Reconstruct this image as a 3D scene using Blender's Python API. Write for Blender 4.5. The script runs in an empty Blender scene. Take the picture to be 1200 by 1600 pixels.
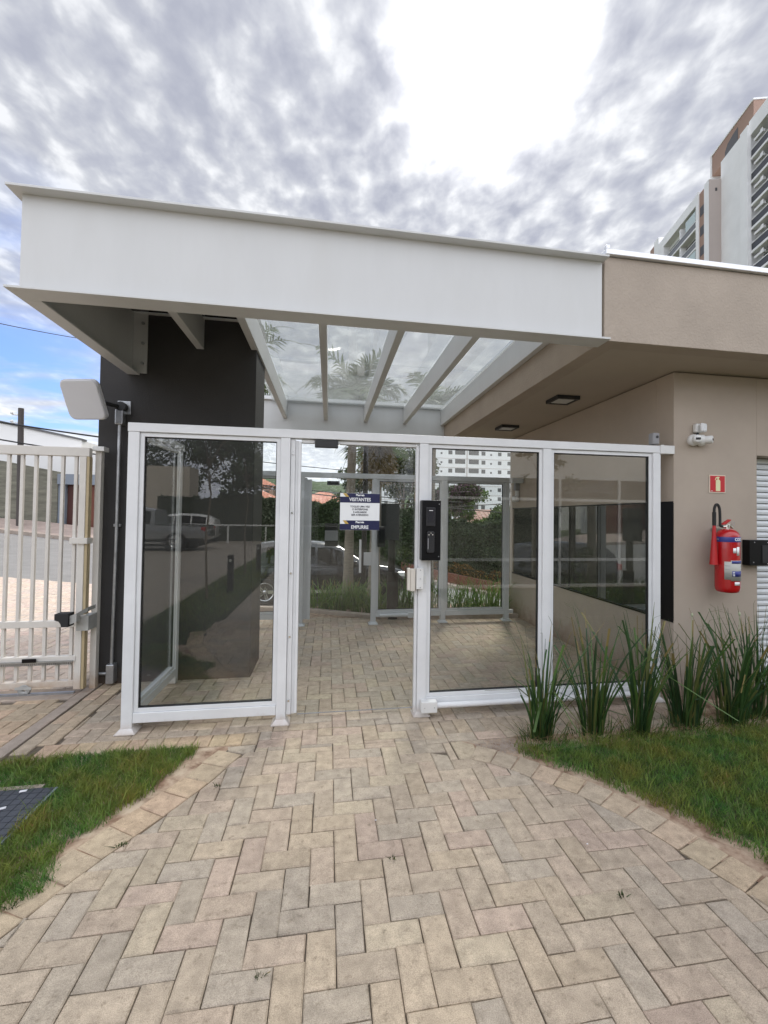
import bpy, math, random
import numpy as np
from mathutils import Vector, Matrix
from math import sin, cos, pi, radians as R_

sc = bpy.context.scene
col = sc.collection
rnd = random.Random(7)

# ------------------------------------------------------------------ camera
FPX, CX, CY = 690.0, 628.0, 793.0
PITCH, ROLL, YAW = R_(1.24), 0.0135, math.atan((628.0-514.0)/690.0)
CAM = Vector((0, 0, 1.5))
cF = Vector((sin(YAW)*cos(PITCH), cos(YAW)*cos(PITCH), sin(PITCH)))
cR0 = Vector((cos(YAW), -sin(YAW), 0)); cU0 = cR0.cross(cF)
cR = cR0*cos(ROLL)+cU0*sin(ROLL); cU = cU0*cos(ROLL)-cR0*sin(ROLL)
def ray(px, py): return cR*((px-CX)/FPX)-cU*((py-CY)/FPX)+cF
def aty(px, py, y):
    d = ray(px, py); return CAM+d*(y/d.y)
def atx(px, py, x):
    d = ray(px, py); return CAM+d*(x/d.x)
cam = bpy.data.cameras.new('camera'); camo = bpy.data.objects.new('camera', cam); col.objects.link(camo)
cam.sensor_fit = 'VERTICAL'; cam.sensor_height = 36; cam.sensor_width = 27
cam.lens = 36*FPX/1600; cam.shift_x = -(CX-600)/1600; cam.shift_y = (CY-800)/1600
cam.clip_start = 0.05; cam.clip_end = 6000
camo.matrix_world = Matrix((( cR.x, cU.x, -cF.x, CAM.x), (cR.y, cU.y, -cF.y, CAM.y), (cR.z, cU.z, -cF.z, CAM.z), (0, 0, 0, 1)))
sc.camera = camo

# ------------------------------------------------------------------ world, sun, exposure
SUN_EL, SUN_AZ = R_(46.4), R_(19.7)
sund = Vector((sin(SUN_AZ)*cos(SUN_EL), cos(SUN_AZ)*cos(SUN_EL), sin(SUN_EL)))
world = bpy.data.worlds.new('World'); sc.world = world; world.use_nodes = True
nt = world.node_tree; nt.nodes.clear(); N = nt.nodes; L = nt.links
def nn(t, **k):
    n = N.new(t)
    for a, b in k.items(): setattr(n, a, b)
    return n
def wmath(op, a, b=None, clamp=False):
    n = nn('ShaderNodeMath', operation=op, use_clamp=clamp)
    for i, v in enumerate((a, b)):
        if v is None: continue
        if isinstance(v, (int, float)): n.inputs[i].default_value = v
        else: L.new(v, n.inputs[i])
    return n.outputs[0]
def wmix(f, a, b):
    n = nn('ShaderNodeMix', data_type='RGBA')
    for i, v in ((0, f), (6, a), (7, b)):
        if isinstance(v, (int, float)): n.inputs[i].default_value = v
        elif isinstance(v, tuple): n.inputs[i].default_value = v
        else: L.new(v, n.inputs[i])
    return n.outputs[2]
out = nn('ShaderNodeOutputWorld'); bg = nn('ShaderNodeBackground'); L.new(bg.outputs[0], out.inputs[0])
sky = nn('ShaderNodeTexSky'); sky.sky_type = 'NISHITA'; sky.sun_disc = False
sky.sun_elevation = SUN_EL; sky.sun_rotation = SUN_AZ; sky.air_density = 1.0; sky.dust_density = 1.0; sky.ozone_density = 2.0
SKYS = 0.10
bg.inputs[1].default_value = SKYS
tc = nn('ShaderNodeTexCoord'); gen = tc.outputs['Generated']
sx = nn('ShaderNodeSeparateXYZ'); L.new(gen, sx.inputs[0]); dz = sx.outputs[2]
den = wmath('MAXIMUM', wmath('ADD', dz, 0.12), 0.04)
cx_ = nn('ShaderNodeCombineXYZ'); L.new(wmath('DIVIDE', sx.outputs[0], den), cx_.inputs[0]); L.new(wmath('DIVIDE', sx.outputs[1], den), cx_.inputs[1])
def noise(scale, detail, rough, dist, sxyz=(1, 1, 1), loc=(0, 0, 0), rz=0):
    mp = nn('ShaderNodeMapping'); mp.inputs['Scale'].default_value = sxyz; mp.inputs['Location'].default_value = loc
    mp.inputs['Rotation'].default_value = (0, 0, rz)
    L.new(cx_.outputs[0], mp.inputs[0])
    t = nn('ShaderNodeTexNoise'); L.new(mp.outputs[0], t.inputs['Vector'])
    t.inputs['Scale'].default_value = scale; t.inputs['Detail'].default_value = detail
    t.inputs['Roughness'].default_value = rough; t.inputs['Distortion'].default_value = dist
    return t.outputs[0]
def ramp(v, stops):
    r = nn('ShaderNodeValToRGB'); L.new(v, r.inputs[0]); cr = r.color_ramp
    while len(cr.elements) < len(stops): cr.elements.new(0.5)
    for e, (p, c) in zip(cr.elements, stops):
        e.position = p; e.color = (c, c, c, 1) if isinstance(c, (int, float)) else c
    return r.outputs[0]
mot = noise(13.5, 4, 0.50, 0.15, (1.0, 0.8, 1), (1.3, 0.4, 0), R_(20))       # mottled altocumulus
big = noise(2.4, 3, 0.5, 0.1, (1, 1, 1), (4.7, 2.2, 0))
strk = noise(1.9, 3, 0.45, 0.1, (4.0, 1.0, 1), (0, 0, 0), R_(-14))
mixv = wmath('ADD', wmath('ADD', wmath('MULTIPLY', mot, 0.62), wmath('MULTIPLY', big, 0.20)), wmath('MULTIPLY', strk, 0.18))
k = 1.0/SKYS
def c3(r, g, b, s=1.0): return (r*k*s, g*k*s, b*k*s, 1)
cloud = ramp(mixv, [(0.38, (0.245, 0.257, 0.305, 1)), (0.46, (0.28, 0.292, 0.335, 1)), (0.53, (0.335, 0.347, 0.38, 1)), (0.62, (0.48, 0.49, 0.51, 1))])
vs = nn('ShaderNodeVectorMath', operation='SCALE'); L.new(cloud, vs.inputs[0])
back = wmath('MULTIPLY', wmath('SUBTRACT', 0.15, sx.outputs[1]), 1.6, True)      # added brightening of the unseen sky behind the camera, lifts the foreground
zen = wmath('MULTIPLY', wmath('SUBTRACT', dz, 0.80), 6.0, True)  # same added brightening near the zenith, above the view
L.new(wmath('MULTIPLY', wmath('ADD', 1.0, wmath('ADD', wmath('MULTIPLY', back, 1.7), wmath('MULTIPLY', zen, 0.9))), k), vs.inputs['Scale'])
# glow of the sun behind thin cloud (a property of the sky in that direction)
dp = nn('ShaderNodeVectorMath', operation='DOT_PRODUCT'); L.new(gen, dp.inputs[0]); dp.inputs[1].default_value = sund
dpv = wmath('MAXIMUM', dp.outputs['Value'], 0.0)
g1 = wmath('MULTIPLY', wmath('POWER', dpv, 260.0), 1.2)
g2 = wmath('MULTIPLY', wmath('POWER', dpv, 22.0), 0.10)
tex = wmath('ADD', wmath('MULTIPLY', wmath('SUBTRACT', mixv, 0.40), 6.0), 0.15, True)
glow = wmath('ADD', wmath('MULTIPLY', wmath('ADD', g1, g2), tex), wmath('MULTIPLY', wmath('POWER', dpv, 330.0), 4.0))
gcol = nn('ShaderNodeVectorMath', operation='SCALE'); gcol.inputs[0].default_value = (1.0*k, 0.985*k, 0.95*k); L.new(glow, gcol.inputs['Scale'])
# horizon brightening
hz = wmath('POWER', wmath('SUBTRACT', 1.0, wmath('MAXIMUM', wmath('MINIMUM', dz, 1.0), 0.0)), 6.0)
hzf = wmath('MULTIPLY', hz, wmath('MULTIPLY', wmath('ADD', sx.outputs[1], 0.35, True), 0.75), True)
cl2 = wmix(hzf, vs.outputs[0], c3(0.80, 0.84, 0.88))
# a clear gap low on the left
bp = nn('ShaderNodeVectorMath', operation='DOT_PRODUCT'); L.new(gen, bp.inputs[0]); bp.inputs[1].default_value = Vector((-0.60, 0.80, 0.12)).normalized()
gap = ramp(bp.outputs['Value'], [(0.90, 0.0), (0.985, 1.0)])
gapn = ramp(wmath('ADD', wmath('MULTIPLY', noise(1.1, 5, 0.5, 0.6, (1.0, 1.6, 1), (0.35, 3, 0)), 1.0), 0.0), [(0.42, 1.0), (0.60, 0.05)])
gapf = wmath('MULTIPLY', gap, gapn, True)
skyb = nn('ShaderNodeVectorMath', operation='MULTIPLY'); L.new(sky.outputs[0], skyb.inputs[0]); skyb.inputs[1].default_value = (0.60, 0.72, 1.02)
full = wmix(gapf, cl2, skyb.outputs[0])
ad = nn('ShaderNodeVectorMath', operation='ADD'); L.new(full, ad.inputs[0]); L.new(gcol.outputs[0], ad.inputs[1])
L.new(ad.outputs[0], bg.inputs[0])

sun = bpy.data.lights.new('sun', 'SUN'); sun.energy = 2.0; sun.angle = R_(14); sun.color = (1.0, 0.95, 0.87)
suno = bpy.data.objects.new('sun', sun); col.objects.link(suno)
suno.rotation_euler = sund.to_track_quat('Z', 'Y').to_euler()
sc.view_settings.view_transform = 'Standard'; sc.view_settings.look = 'None'; sc.view_settings.gamma = 1.0
sc.view_settings.use_curve_mapping = False
sc.view_settings.exposure = 0.97
sc.render.engine = 'CYCLES'
sc.cycles.use_denoising = True; sc.cycles.max_bounces = 8; sc.cycles.transparent_max_bounces = 24
sc.cycles.glossy_bounces = 4; sc.cycles.diffuse_bounces = 4; sc.cycles.caustics_reflective = False; sc.cycles.caustics_refractive = False
sc.cycles.sample_clamp_indirect = 6

# ------------------------------------------------------------------ materials
MATS = {}
def mat(name, color, rough=0.6, metal=0.0, var=0.0, vscale=8.0, bump=0.0, bscale=200.0, attr=False, trans=0.0, coat=0.0, spec=0.5,
        stain=None, sscale=1.5, sth=(0.55, 0.75), stretch=(1, 1, 1), bdetail=4, grit=0):
    if name in MATS: return MATS[name]
    m = bpy.data.materials.new(name); m.use_nodes = True; MATS[name] = m
    t = m.node_tree; b = t.nodes['Principled BSDF']; ln = t.links
    b.inputs['Roughness'].default_value = rough; b.inputs['Metallic'].default_value = metal
    b.inputs['Specular IOR Level'].default_value = spec
    if coat: b.inputs['Coat Weight'].default_value = coat; b.inputs['Coat Roughness'].default_value = 0.05
    co = t.nodes.new('ShaderNodeTexCoord'); mp = t.nodes.new('ShaderNodeMapping'); mp.inputs['Scale'].default_value = stretch
    ln.new(co.outputs['Object'], mp.inputs[0])
    src = None
    if attr:
        a = t.nodes.new('ShaderNodeAttribute'); a.attribute_name = 'Col'; src = a.outputs['Color']
    def mixn(blend, f, A, B):
        n = t.nodes.new('ShaderNodeMix'); n.data_type = 'RGBA'; n.blend_type = blend
        for i, v in ((0, f), (6, A), (7, B)):
            if isinstance(v, (float, int)): n.inputs[i].default_value = v
            elif isinstance(v, tuple): n.inputs[i].default_value = v
            else: ln.new(v, n.inputs[i])
        return n.outputs[2]
    cc = tuple(color)+(1,)
    base = mixn('MULTIPLY', 1.0, cc, src) if src is not None else cc
    if var:
        nz = t.nodes.new('ShaderNodeTexNoise'); ln.new(mp.outputs[0], nz.inputs['Vector'])
        nz.inputs['Scale'].default_value = vscale; nz.inputs['Detail'].default_value = 6; nz.inputs['Roughness'].default_value = 0.62
        r = t.nodes.new('ShaderNodeValToRGB'); ln.new(nz.outputs[0], r.inputs[0])
        r.color_ramp.elements[0].position = 0.3; r.color_ramp.elements[1].position = 0.7
        lo, hi = 1-var, 1+var*0.6
        r.color_ramp.elements[0].color = (lo, lo, lo, 1); r.color_ramp.elements[1].color = (hi, hi, hi, 1)
        base = mixn('MULTIPLY', 1.0, base, r.outputs[0])
    if stain:
        nz = t.nodes.new('ShaderNodeTexNoise'); ln.new(mp.outputs[0], nz.inputs['Vector'])
        nz.inputs['Scale'].default_value = sscale; nz.inputs['Detail'].default_value = 8; nz.inputs['Roughness'].default_value = 0.65
        r = t.nodes.new('ShaderNodeValToRGB'); ln.new(nz.outputs[0], r.inputs[0])
        r.color_ramp.elements[0].position = sth[0]; r.color_ramp.elements[1].position = sth[1]
        r.color_ramp.elements[0].color = (0, 0, 0, 1); r.color_ramp.elements[1].color = (1, 1, 1, 1)
        base = mixn('MIX', r.outputs[0], base, tuple(stain)+(1,))
    if grit:
        nz = t.nodes.new('ShaderNodeTexNoise'); ln.new(mp.outputs[0], nz.inputs['Vector'])
        nz.inputs['Scale'].default_value = 330; nz.inputs['Detail'].default_value = 2
        r = t.nodes.new('ShaderNodeValToRGB'); ln.new(nz.outputs[0], r.inputs[0])
        r.color_ramp.elements[0].position = 0.34; r.color_ramp.elements[1].position = 0.62
        lo, hi = 1-grit, 1+grit*.55; r.color_ramp.elements[0].color = (lo, lo, lo, 1); r.color_ramp.elements[1].color = (hi, hi, hi, 1)
        base = mixn('MULTIPLY', 1.0, base, r.outputs[0])
    if isinstance(base, tuple): b.inputs['Base Color'].default_value = base
    else: ln.new(base, b.inputs['Base Color'])
    if bump:
        nz = t.nodes.new('ShaderNodeTexNoise'); ln.new(mp.outputs[0], nz.inputs['Vector'])
        nz.inputs['Scale'].default_value = bscale; nz.inputs['Detail'].default_value = bdetail
        bn = t.nodes.new('ShaderNodeBump'); ln.new(nz.outputs[0], bn.inputs['Height'])
        bn.inputs['Strength'].default_value = min(1.0, bump*2); bn.inputs['Distance'].default_value = 0.004 if bscale > 40 else 0.02
        ln.new(bn.outputs[0], b.inputs['Normal'])
    if trans:
        tr = t.nodes.new('ShaderNodeBsdfTranslucent'); ms = t.nodes.new('ShaderNodeMixShader'); o = t.nodes['Material Output']
        if isinstance(base, tuple): tr.inputs[0].default_value = base
        else: ln.new(base, tr.inputs[0])
        ms.inputs[0].default_value = trans; ln.new(b.outputs[0], ms.inputs[1]); ln.new(tr.outputs[0], ms.inputs[2]); ln.new(ms.outputs[0], o.inputs[0])
    return m
def glassmat(name, tint, boost=1.0, haze=0.0, base=0.04, wave=0.0):
    if name in MATS: return MATS[name]
    m = bpy.data.materials.new(name); m.use_nodes = True; MATS[name] = m
    t = m.node_tree; t.nodes.clear(); ln = t.links; nw = t.nodes.new
    o = nw('ShaderNodeOutputMaterial'); tr = nw('ShaderNodeBsdfTransparent'); tr.inputs[0].default_value = tuple(tint)+(1,)
    gl = nw('ShaderNodeBsdfGlossy'); gl.inputs['Roughness'].default_value = 0.0; gl.inputs[0].default_value = (1, 1, 1, 1)
    lw = nw('ShaderNodeLayerWeight'); lw.inputs[0].default_value = 0.5
    p = nw('ShaderNodeMath'); p.operation = 'POWER'; ln.new(lw.outputs['Facing'], p.inputs[0]); p.inputs[1].default_value = 3.5
    q = nw('ShaderNodeMath'); q.operation = 'MULTIPLY_ADD'; ln.new(p.outputs[0], q.inputs[0]); q.inputs[1].default_value = 0.9*boost; q.inputs[2].default_value = base*boost
    q.use_clamp = True
    ms = nw('ShaderNodeMixShader'); ln.new(q.outputs[0], ms.inputs[0]); ln.new(tr.outputs[0], ms.inputs[1]); ln.new(gl.outputs[0], ms.inputs[2])
    last = ms.outputs[0]
    if haze:
        df = nw('ShaderNodeBsdfDiffuse'); df.inputs[0].default_value = (0.55, 0.56, 0.54, 1)
        tl = nw('ShaderNodeBsdfTranslucent'); tl.inputs[0].default_value = (0.6, 0.62, 0.6, 1)
        m1 = nw('ShaderNodeMixShader'); m1.inputs[0].default_value = 0.5; ln.new(df.outputs[0], m1.inputs[1]); ln.new(tl.outputs[0], m1.inputs[2])
        co = nw('ShaderNodeTexCoord'); nz = nw('ShaderNodeTexNoise'); ln.new(co.outputs['Object'], nz.inputs['Vector']); nz.inputs['Scale'].default_value = 2.2
        nz.inputs['Detail'].default_value = 5; nz.inputs['Distortion'].default_value = 1.5
        mm = nw('ShaderNodeMath'); mm.operation = 'MULTIPLY'; ln.new(nz.outputs[0], mm.inputs[0]); mm.inputs[1].default_value = haze*2
        m2 = nw('ShaderNodeMixShader'); ln.new(mm.outputs[0], m2.inputs[0]); ln.new(last, m2.inputs[1]); ln.new(m1.outputs[0], m2.inputs[2]); last = m2.outputs[0]
    ln.new(last, o.inputs[0])
    return m
M = dict(
 white=mat('white_paint', (0.73, 0.74, 0.745), 0.36, var=0.06, vscale=5, stain=(0.52, 0.51, 0.48), sscale=7, sth=(0.66, 0.9), bump=0.03, bscale=300),
 steel=mat('white_steel', (0.575, 0.58, 0.57), 0.42, var=0.035, vscale=1.3, stain=(0.54, 0.54, 0.52), sscale=0.9, sth=(0.5, 0.9), bump=0.05, bscale=120, stretch=(3, 3, 0.8)),
 dark=mat('charcoal_render', (0.047, 0.045, 0.044), 0.75, var=0.12, vscale=2, bump=0.25, bscale=260, spec=0.3, stain=(0.06, 0.056, 0.052), sscale=6, sth=(0.66, 0.8)),
 taupe=mat('taupe_render', (0.445, 0.378, 0.312), 0.85, var=0.07, vscale=2.0, bump=0.35, bscale=230, spec=0.2, bdetail=5),
 taupe_rough=mat('taupe_rough_render', (0.405, 0.345, 0.285), 0.9, var=0.09, vscale=3.0, bump=0.95, bscale=60, spec=0.15, stain=(0.47, 0.42, 0.37), sscale=7, sth=(0.68, 0.78), bdetail=5),
 soffit=mat('taupe_soffit', (0.43, 0.372, 0.31), 0.9, var=0.05, vscale=1.5, bump=0.15, bscale=150, spec=0.2),
 alu=mat('aluminium_coping', (0.75, 0.76, 0.77), 0.35, metal=0.6),
 black=mat('black_plastic', (0.004, 0.004, 0.005), 0.35, spec=0.22),
 matt=mat('matt_black_metal', (0.02, 0.02, 0.02), 0.5),
 rubber=mat('black_rubber', (0.02, 0.02, 0.02), 0.8),
 greyp=mat('grey_plastic', (0.28, 0.28, 0.29), 0.5),
 dgrey=mat('dark_grey_plastic', (0.028, 0.028, 0.03), 0.4, spec=0.3),
 lens=mat('dark_lens', (0.01, 0.01, 0.015), 0.08),
 wplast=mat('white_plastic', (0.72, 0.72, 0.70), 0.4, var=0.04),
 panel=mat('pale_grey_shell', (0.58, 0.58, 0.60), 0.5, var=0.03, vscale=4),
 greyl=mat('light_grey_paint', (0.42, 0.42, 0.40), 0.5, var=0.15, vscale=20),
 galv=mat('galvanised_steel', (0.42, 0.43, 0.44), 0.38, metal=0.8, var=0.25, vscale=14),
 chrome=mat('bright_metal', (0.75, 0.74, 0.70), 0.2, metal=1.0),
 gatew=mat('worn_white_gate_paint', (0.66, 0.63, 0.58), 0.5, var=0.08, vscale=5, stain=(0.42, 0.27, 0.13), sscale=3.0, sth=(0.64, 0.80)),
 gaterust=mat('yellowed_gate_paint', (0.46, 0.37, 0.22), 0.55, var=0.15, vscale=6, stain=(0.30, 0.17, 0.07), sscale=4, sth=(0.6, 0.8)),
 red=mat('extinguisher_red', (0.42, 0.006, 0.010), 0.22, coat=0.5, var=0.06, vscale=10),
 horn=mat('matt_red_horn', (0.44, 0.012, 0.014), 0.45),
 blue=mat('label_blue', (0.03, 0.04, 0.22), 0.4),
 navy=mat('sign_navy', (0.008, 0.010, 0.060), 0.35),
 paper=mat('sign_white', (0.80, 0.82, 0.82), 0.4),
 gold=mat('sign_gold', (0.50, 0.34, 0.08), 0.4),
 ink=mat('sign_ink', (0.03, 0.03, 0.05), 0.5),
 signred=mat('sign_red', (0.50, 0.008, 0.015), 0.4),
 glow=mat('sign_pale_yellow', (0.72, 0.72, 0.42), 0.5),
 silver=mat('label_silver', (0.42, 0.42, 0.38), 0.4),
 paver=mat('paver', (1, 1, 1), 0.88, attr=True, var=0.24, vscale=17, bump=0.9, bscale=150, spec=0.2, stain=(0.16, 0.125, 0.085), sscale=30, sth=(0.57, 0.80), bdetail=8, grit=.22),
 sand=mat('joint_sand', (0.13, 0.105, 0.078), 0.95, var=0.3, vscale=60, bump=0.5, bscale=300),
 soil=mat('red_soil', (0.28, 0.175, 0.115), 0.95, var=0.35, vscale=14, bump=0.9, bscale=60, stain=(0.48, 0.38, 0.28), sscale=7, sth=(0.42, 0.62)),
 lawnsoil=mat('lawn_soil', (0.045, 0.055, 0.02), 0.95, var=0.3, vscale=20, bump=0.5, bscale=100),
 conc=mat('concrete', (0.36, 0.30, 0.25), 0.9, var=0.22, vscale=9, bump=0.4, bscale=120, stain=(0.22, 0.13, 0.08), sscale=4, sth=(0.55, 0.8)),
 asphalt=mat('asphalt', (0.20, 0.195, 0.19), 0.9, var=0.15, vscale=2, bump=0.5, bscale=150),
 ground=mat('bare_ground', (0.12, 0.11, 0.06), 0.95, var=0.3, vscale=0.6, stain=(0.06, 0.09, 0.03), sscale=0.25, sth=(0.4, 0.6)),
 grass=mat('grass_blade', (1, 1, 1), 0.55, attr=True, trans=0.35, spec=0.3),
 leaf=mat('leaf', (1, 1, 1), 0.55, attr=True, trans=0.30, spec=0.35),
 iris=mat('iris_leaf', (1, 1, 1), 0.4, attr=True, trans=0.22, spec=0.5),
 bark=mat('bark', (0.17, 0.135, 0.10), 0.9, var=0.35, vscale=18, bump=0.8, bscale=50, stretch=(1, 1, 3)),
 palmbark=mat('palm_trunk', (0.27, 0.235, 0.19), 0.9, var=0.30, vscale=9, bump=0.8, bscale=30, stretch=(0.6, 0.6, 5)),
 darkpost=mat('dark_brown_timber', (0.035, 0.028, 0.022), 0.7, var=0.3, vscale=10, stretch=(1, 1, 0.2)),
 tile=mat('clay_roof_tile', (0.50, 0.20, 0.13), 0.85, var=0.25, vscale=5, bump=0.4, bscale=20, stain=(0.62, 0.36, 0.26), sscale=2, sth=(0.5, 0.7)),
 oldtile=mat('weathered_roof_tile', (0.36, 0.20, 0.15), 0.9, var=0.35, vscale=9, stain=(0.50, 0.38, 0.32), sscale=5, sth=(0.45, 0.65)),
 cream=mat('cream_wall', (0.62, 0.56, 0.48), 0.85, var=0.08, vscale=2),
 bwhite=mat('building_white', (0.80, 0.80, 0.80), 0.85, var=0.08, vscale=0.25),
 bbeige=mat('building_beige', (0.44, 0.38, 0.35), 0.85, var=0.05, vscale=0.3),
 bbrown=mat('building_brown', (0.34, 0.225, 0.175), 0.85, var=0.06, vscale=0.3),
 bdark=mat('building_recess', (0.05, 0.05, 0.055), 0.5),
 bglass=mat('window_glass_far', (0.12, 0.13, 0.14), 0.25, spec=0.4),
 bgrey=mat('far_window_grey', (0.10, 0.10, 0.10), 0.4),
 stonewall=mat('grey_green_stone', (0.18, 0.175, 0.135), 0.9, var=0.4, vscale=2.2, bump=0.6, bscale=9, stretch=(0.6, 1, 3.2)),
 garage=mat('red_brown_door', (0.13, 0.035, 0.018), 0.6, var=0.15, vscale=3),
 bluegrey=mat('blue_grey_paint', (0.20, 0.23, 0.27), 0.7),
 warewhite=mat('pale_wall', (0.74, 0.73, 0.71), 0.8, var=0.05, vscale=0.5),
 flagpav=mat('pink_pavement', (0.42, 0.33, 0.28), 0.9, var=0.2, vscale=3),
 brickred=mat('red_earth_bank', (0.17, 0.07, 0.045), 0.95, var=0.3, vscale=5),
 orange=mat('orange_flowers', (1, 1, 1), 0.7, attr=True, trans=0.2),
 carpaint=mat('black_car_paint', (0.014, 0.014, 0.017), 0.2, coat=0.6, spec=0.4),
 carsilver=mat('silver_car_paint', (0.30, 0.31, 0.32), 0.25, coat=1.0, metal=0.3),
 carwhite=mat('white_car_paint', (0.70, 0.70, 0.70), 0.25, coat=1.0),
 carglass=mat('car_glass', (0.006, 0.007, 0.008), 0.05, spec=0.35),
 rim=mat('alloy_rim', (0.62, 0.63, 0.64), 0.25, metal=0.8),
 tyre=mat('tyre', (0.018, 0.018, 0.018), 0.85),
 lamp=mat('headlamp', (0.75, 0.78, 0.80), 0.08, spec=0.9),
 redlamp=mat('tail_lamp', (0.4, 0.01, 0.01), 0.15),
 wire=mat('cable', (0.015, 0.015, 0.015), 0.7),
 plate=mat('blue_grey_cover', (0.050, 0.056, 0.070), 0.55, var=0.2, vscale=9, bump=0.2, bscale=90),
 curtain=mat('curtain', (0.62, 0.57, 0.50), 0.9, var=0.2, vscale=6, stretch=(4, 1, 0.1)),
 slat=mat('shutter_white', (0.70, 0.73, 0.75), 0.4),
 diff=mat('lamp_diffuser', (0.55, 0.55, 0.52), 0.5),
 hill=mat('far_forest', (0.055, 0.085, 0.035), 0.95, var=0.5, vscale=0.06, bump=0.6, bscale=0.2),
 silt=mat('paper_scrap', (0.7, 0.7, 0.72), 0.8),
)
GL = glassmat('pane_glass', (0.955, 0.968, 0.96), 1.0, base=0.055)
GLD = glassmat('door_glass', (0.965, 0.975, 0.97), 1.0, base=0.018)
GLR = glassmat('roof_glass', (0.92, 0.94, 0.94), 0.8, haze=0.15, base=0.04)
def darkglass():
    m = bpy.data.materials.new('dark_mirror_glass'); m.use_nodes = True; t = m.node_tree; b = t.nodes['Principled BSDF']
    b.inputs['Base Color'].default_value = (0.02, 0.022, 0.024, 1); b.inputs['Roughness'].default_value = 0.01; b.inputs['Specular IOR Level'].default_value = 1.0
    b.inputs['IOR'].default_value = 1.9
    return m
M['darkglass'] = darkglass()

def splash(m, h=0.35, colr=(.20, .14, .10)):
    t = m.node_tree; b = t.nodes['Principled BSDF']; ln = t.links; src = b.inputs['Base Color'].links[0].from_socket
    g_ = t.nodes.new('ShaderNodeNewGeometry'); sp = t.nodes.new('ShaderNodeSeparateXYZ'); ln.new(g_.outputs['Position'], sp.inputs[0])
    nz = t.nodes.new('ShaderNodeTexNoise'); nz.inputs['Scale'].default_value = 9; nz.inputs['Detail'].default_value = 8; nz.inputs['Roughness'].default_value = .7; ln.new(g_.outputs['Position'], nz.inputs['Vector'])
    a = t.nodes.new('ShaderNodeMath'); a.operation = 'MULTIPLY_ADD'; ln.new(sp.outputs[2], a.inputs[0]); a.inputs[1].default_value = -1/h; ln.new(nz.outputs[0], a.inputs[2])
    r = t.nodes.new('ShaderNodeValToRGB'); ln.new(a.outputs[0], r.inputs[0]); r.color_ramp.elements[0].position = .0; r.color_ramp.elements[1].position = .55
    r.color_ramp.elements[0].color = (0, 0, 0, 1); r.color_ramp.elements[1].color = (.75, .75, .75, 1)
    n = t.nodes.new('ShaderNodeMix'); n.data_type = 'RGBA'; ln.new(r.outputs[0], n.inputs[0]); ln.new(src, n.inputs[6]); n.inputs[7].default_value = tuple(colr)+(1,); ln.new(n.outputs[2], b.inputs['Base Color'])
splash(M['taupe'], .55, (.26, .17, .12)); splash(M['dark'], .30, (.12, .085, .06)); splash(M['gatew'], .35, (.42, .27, .15)); splash(M['white'], .16, (.45, .36, .28))
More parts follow.
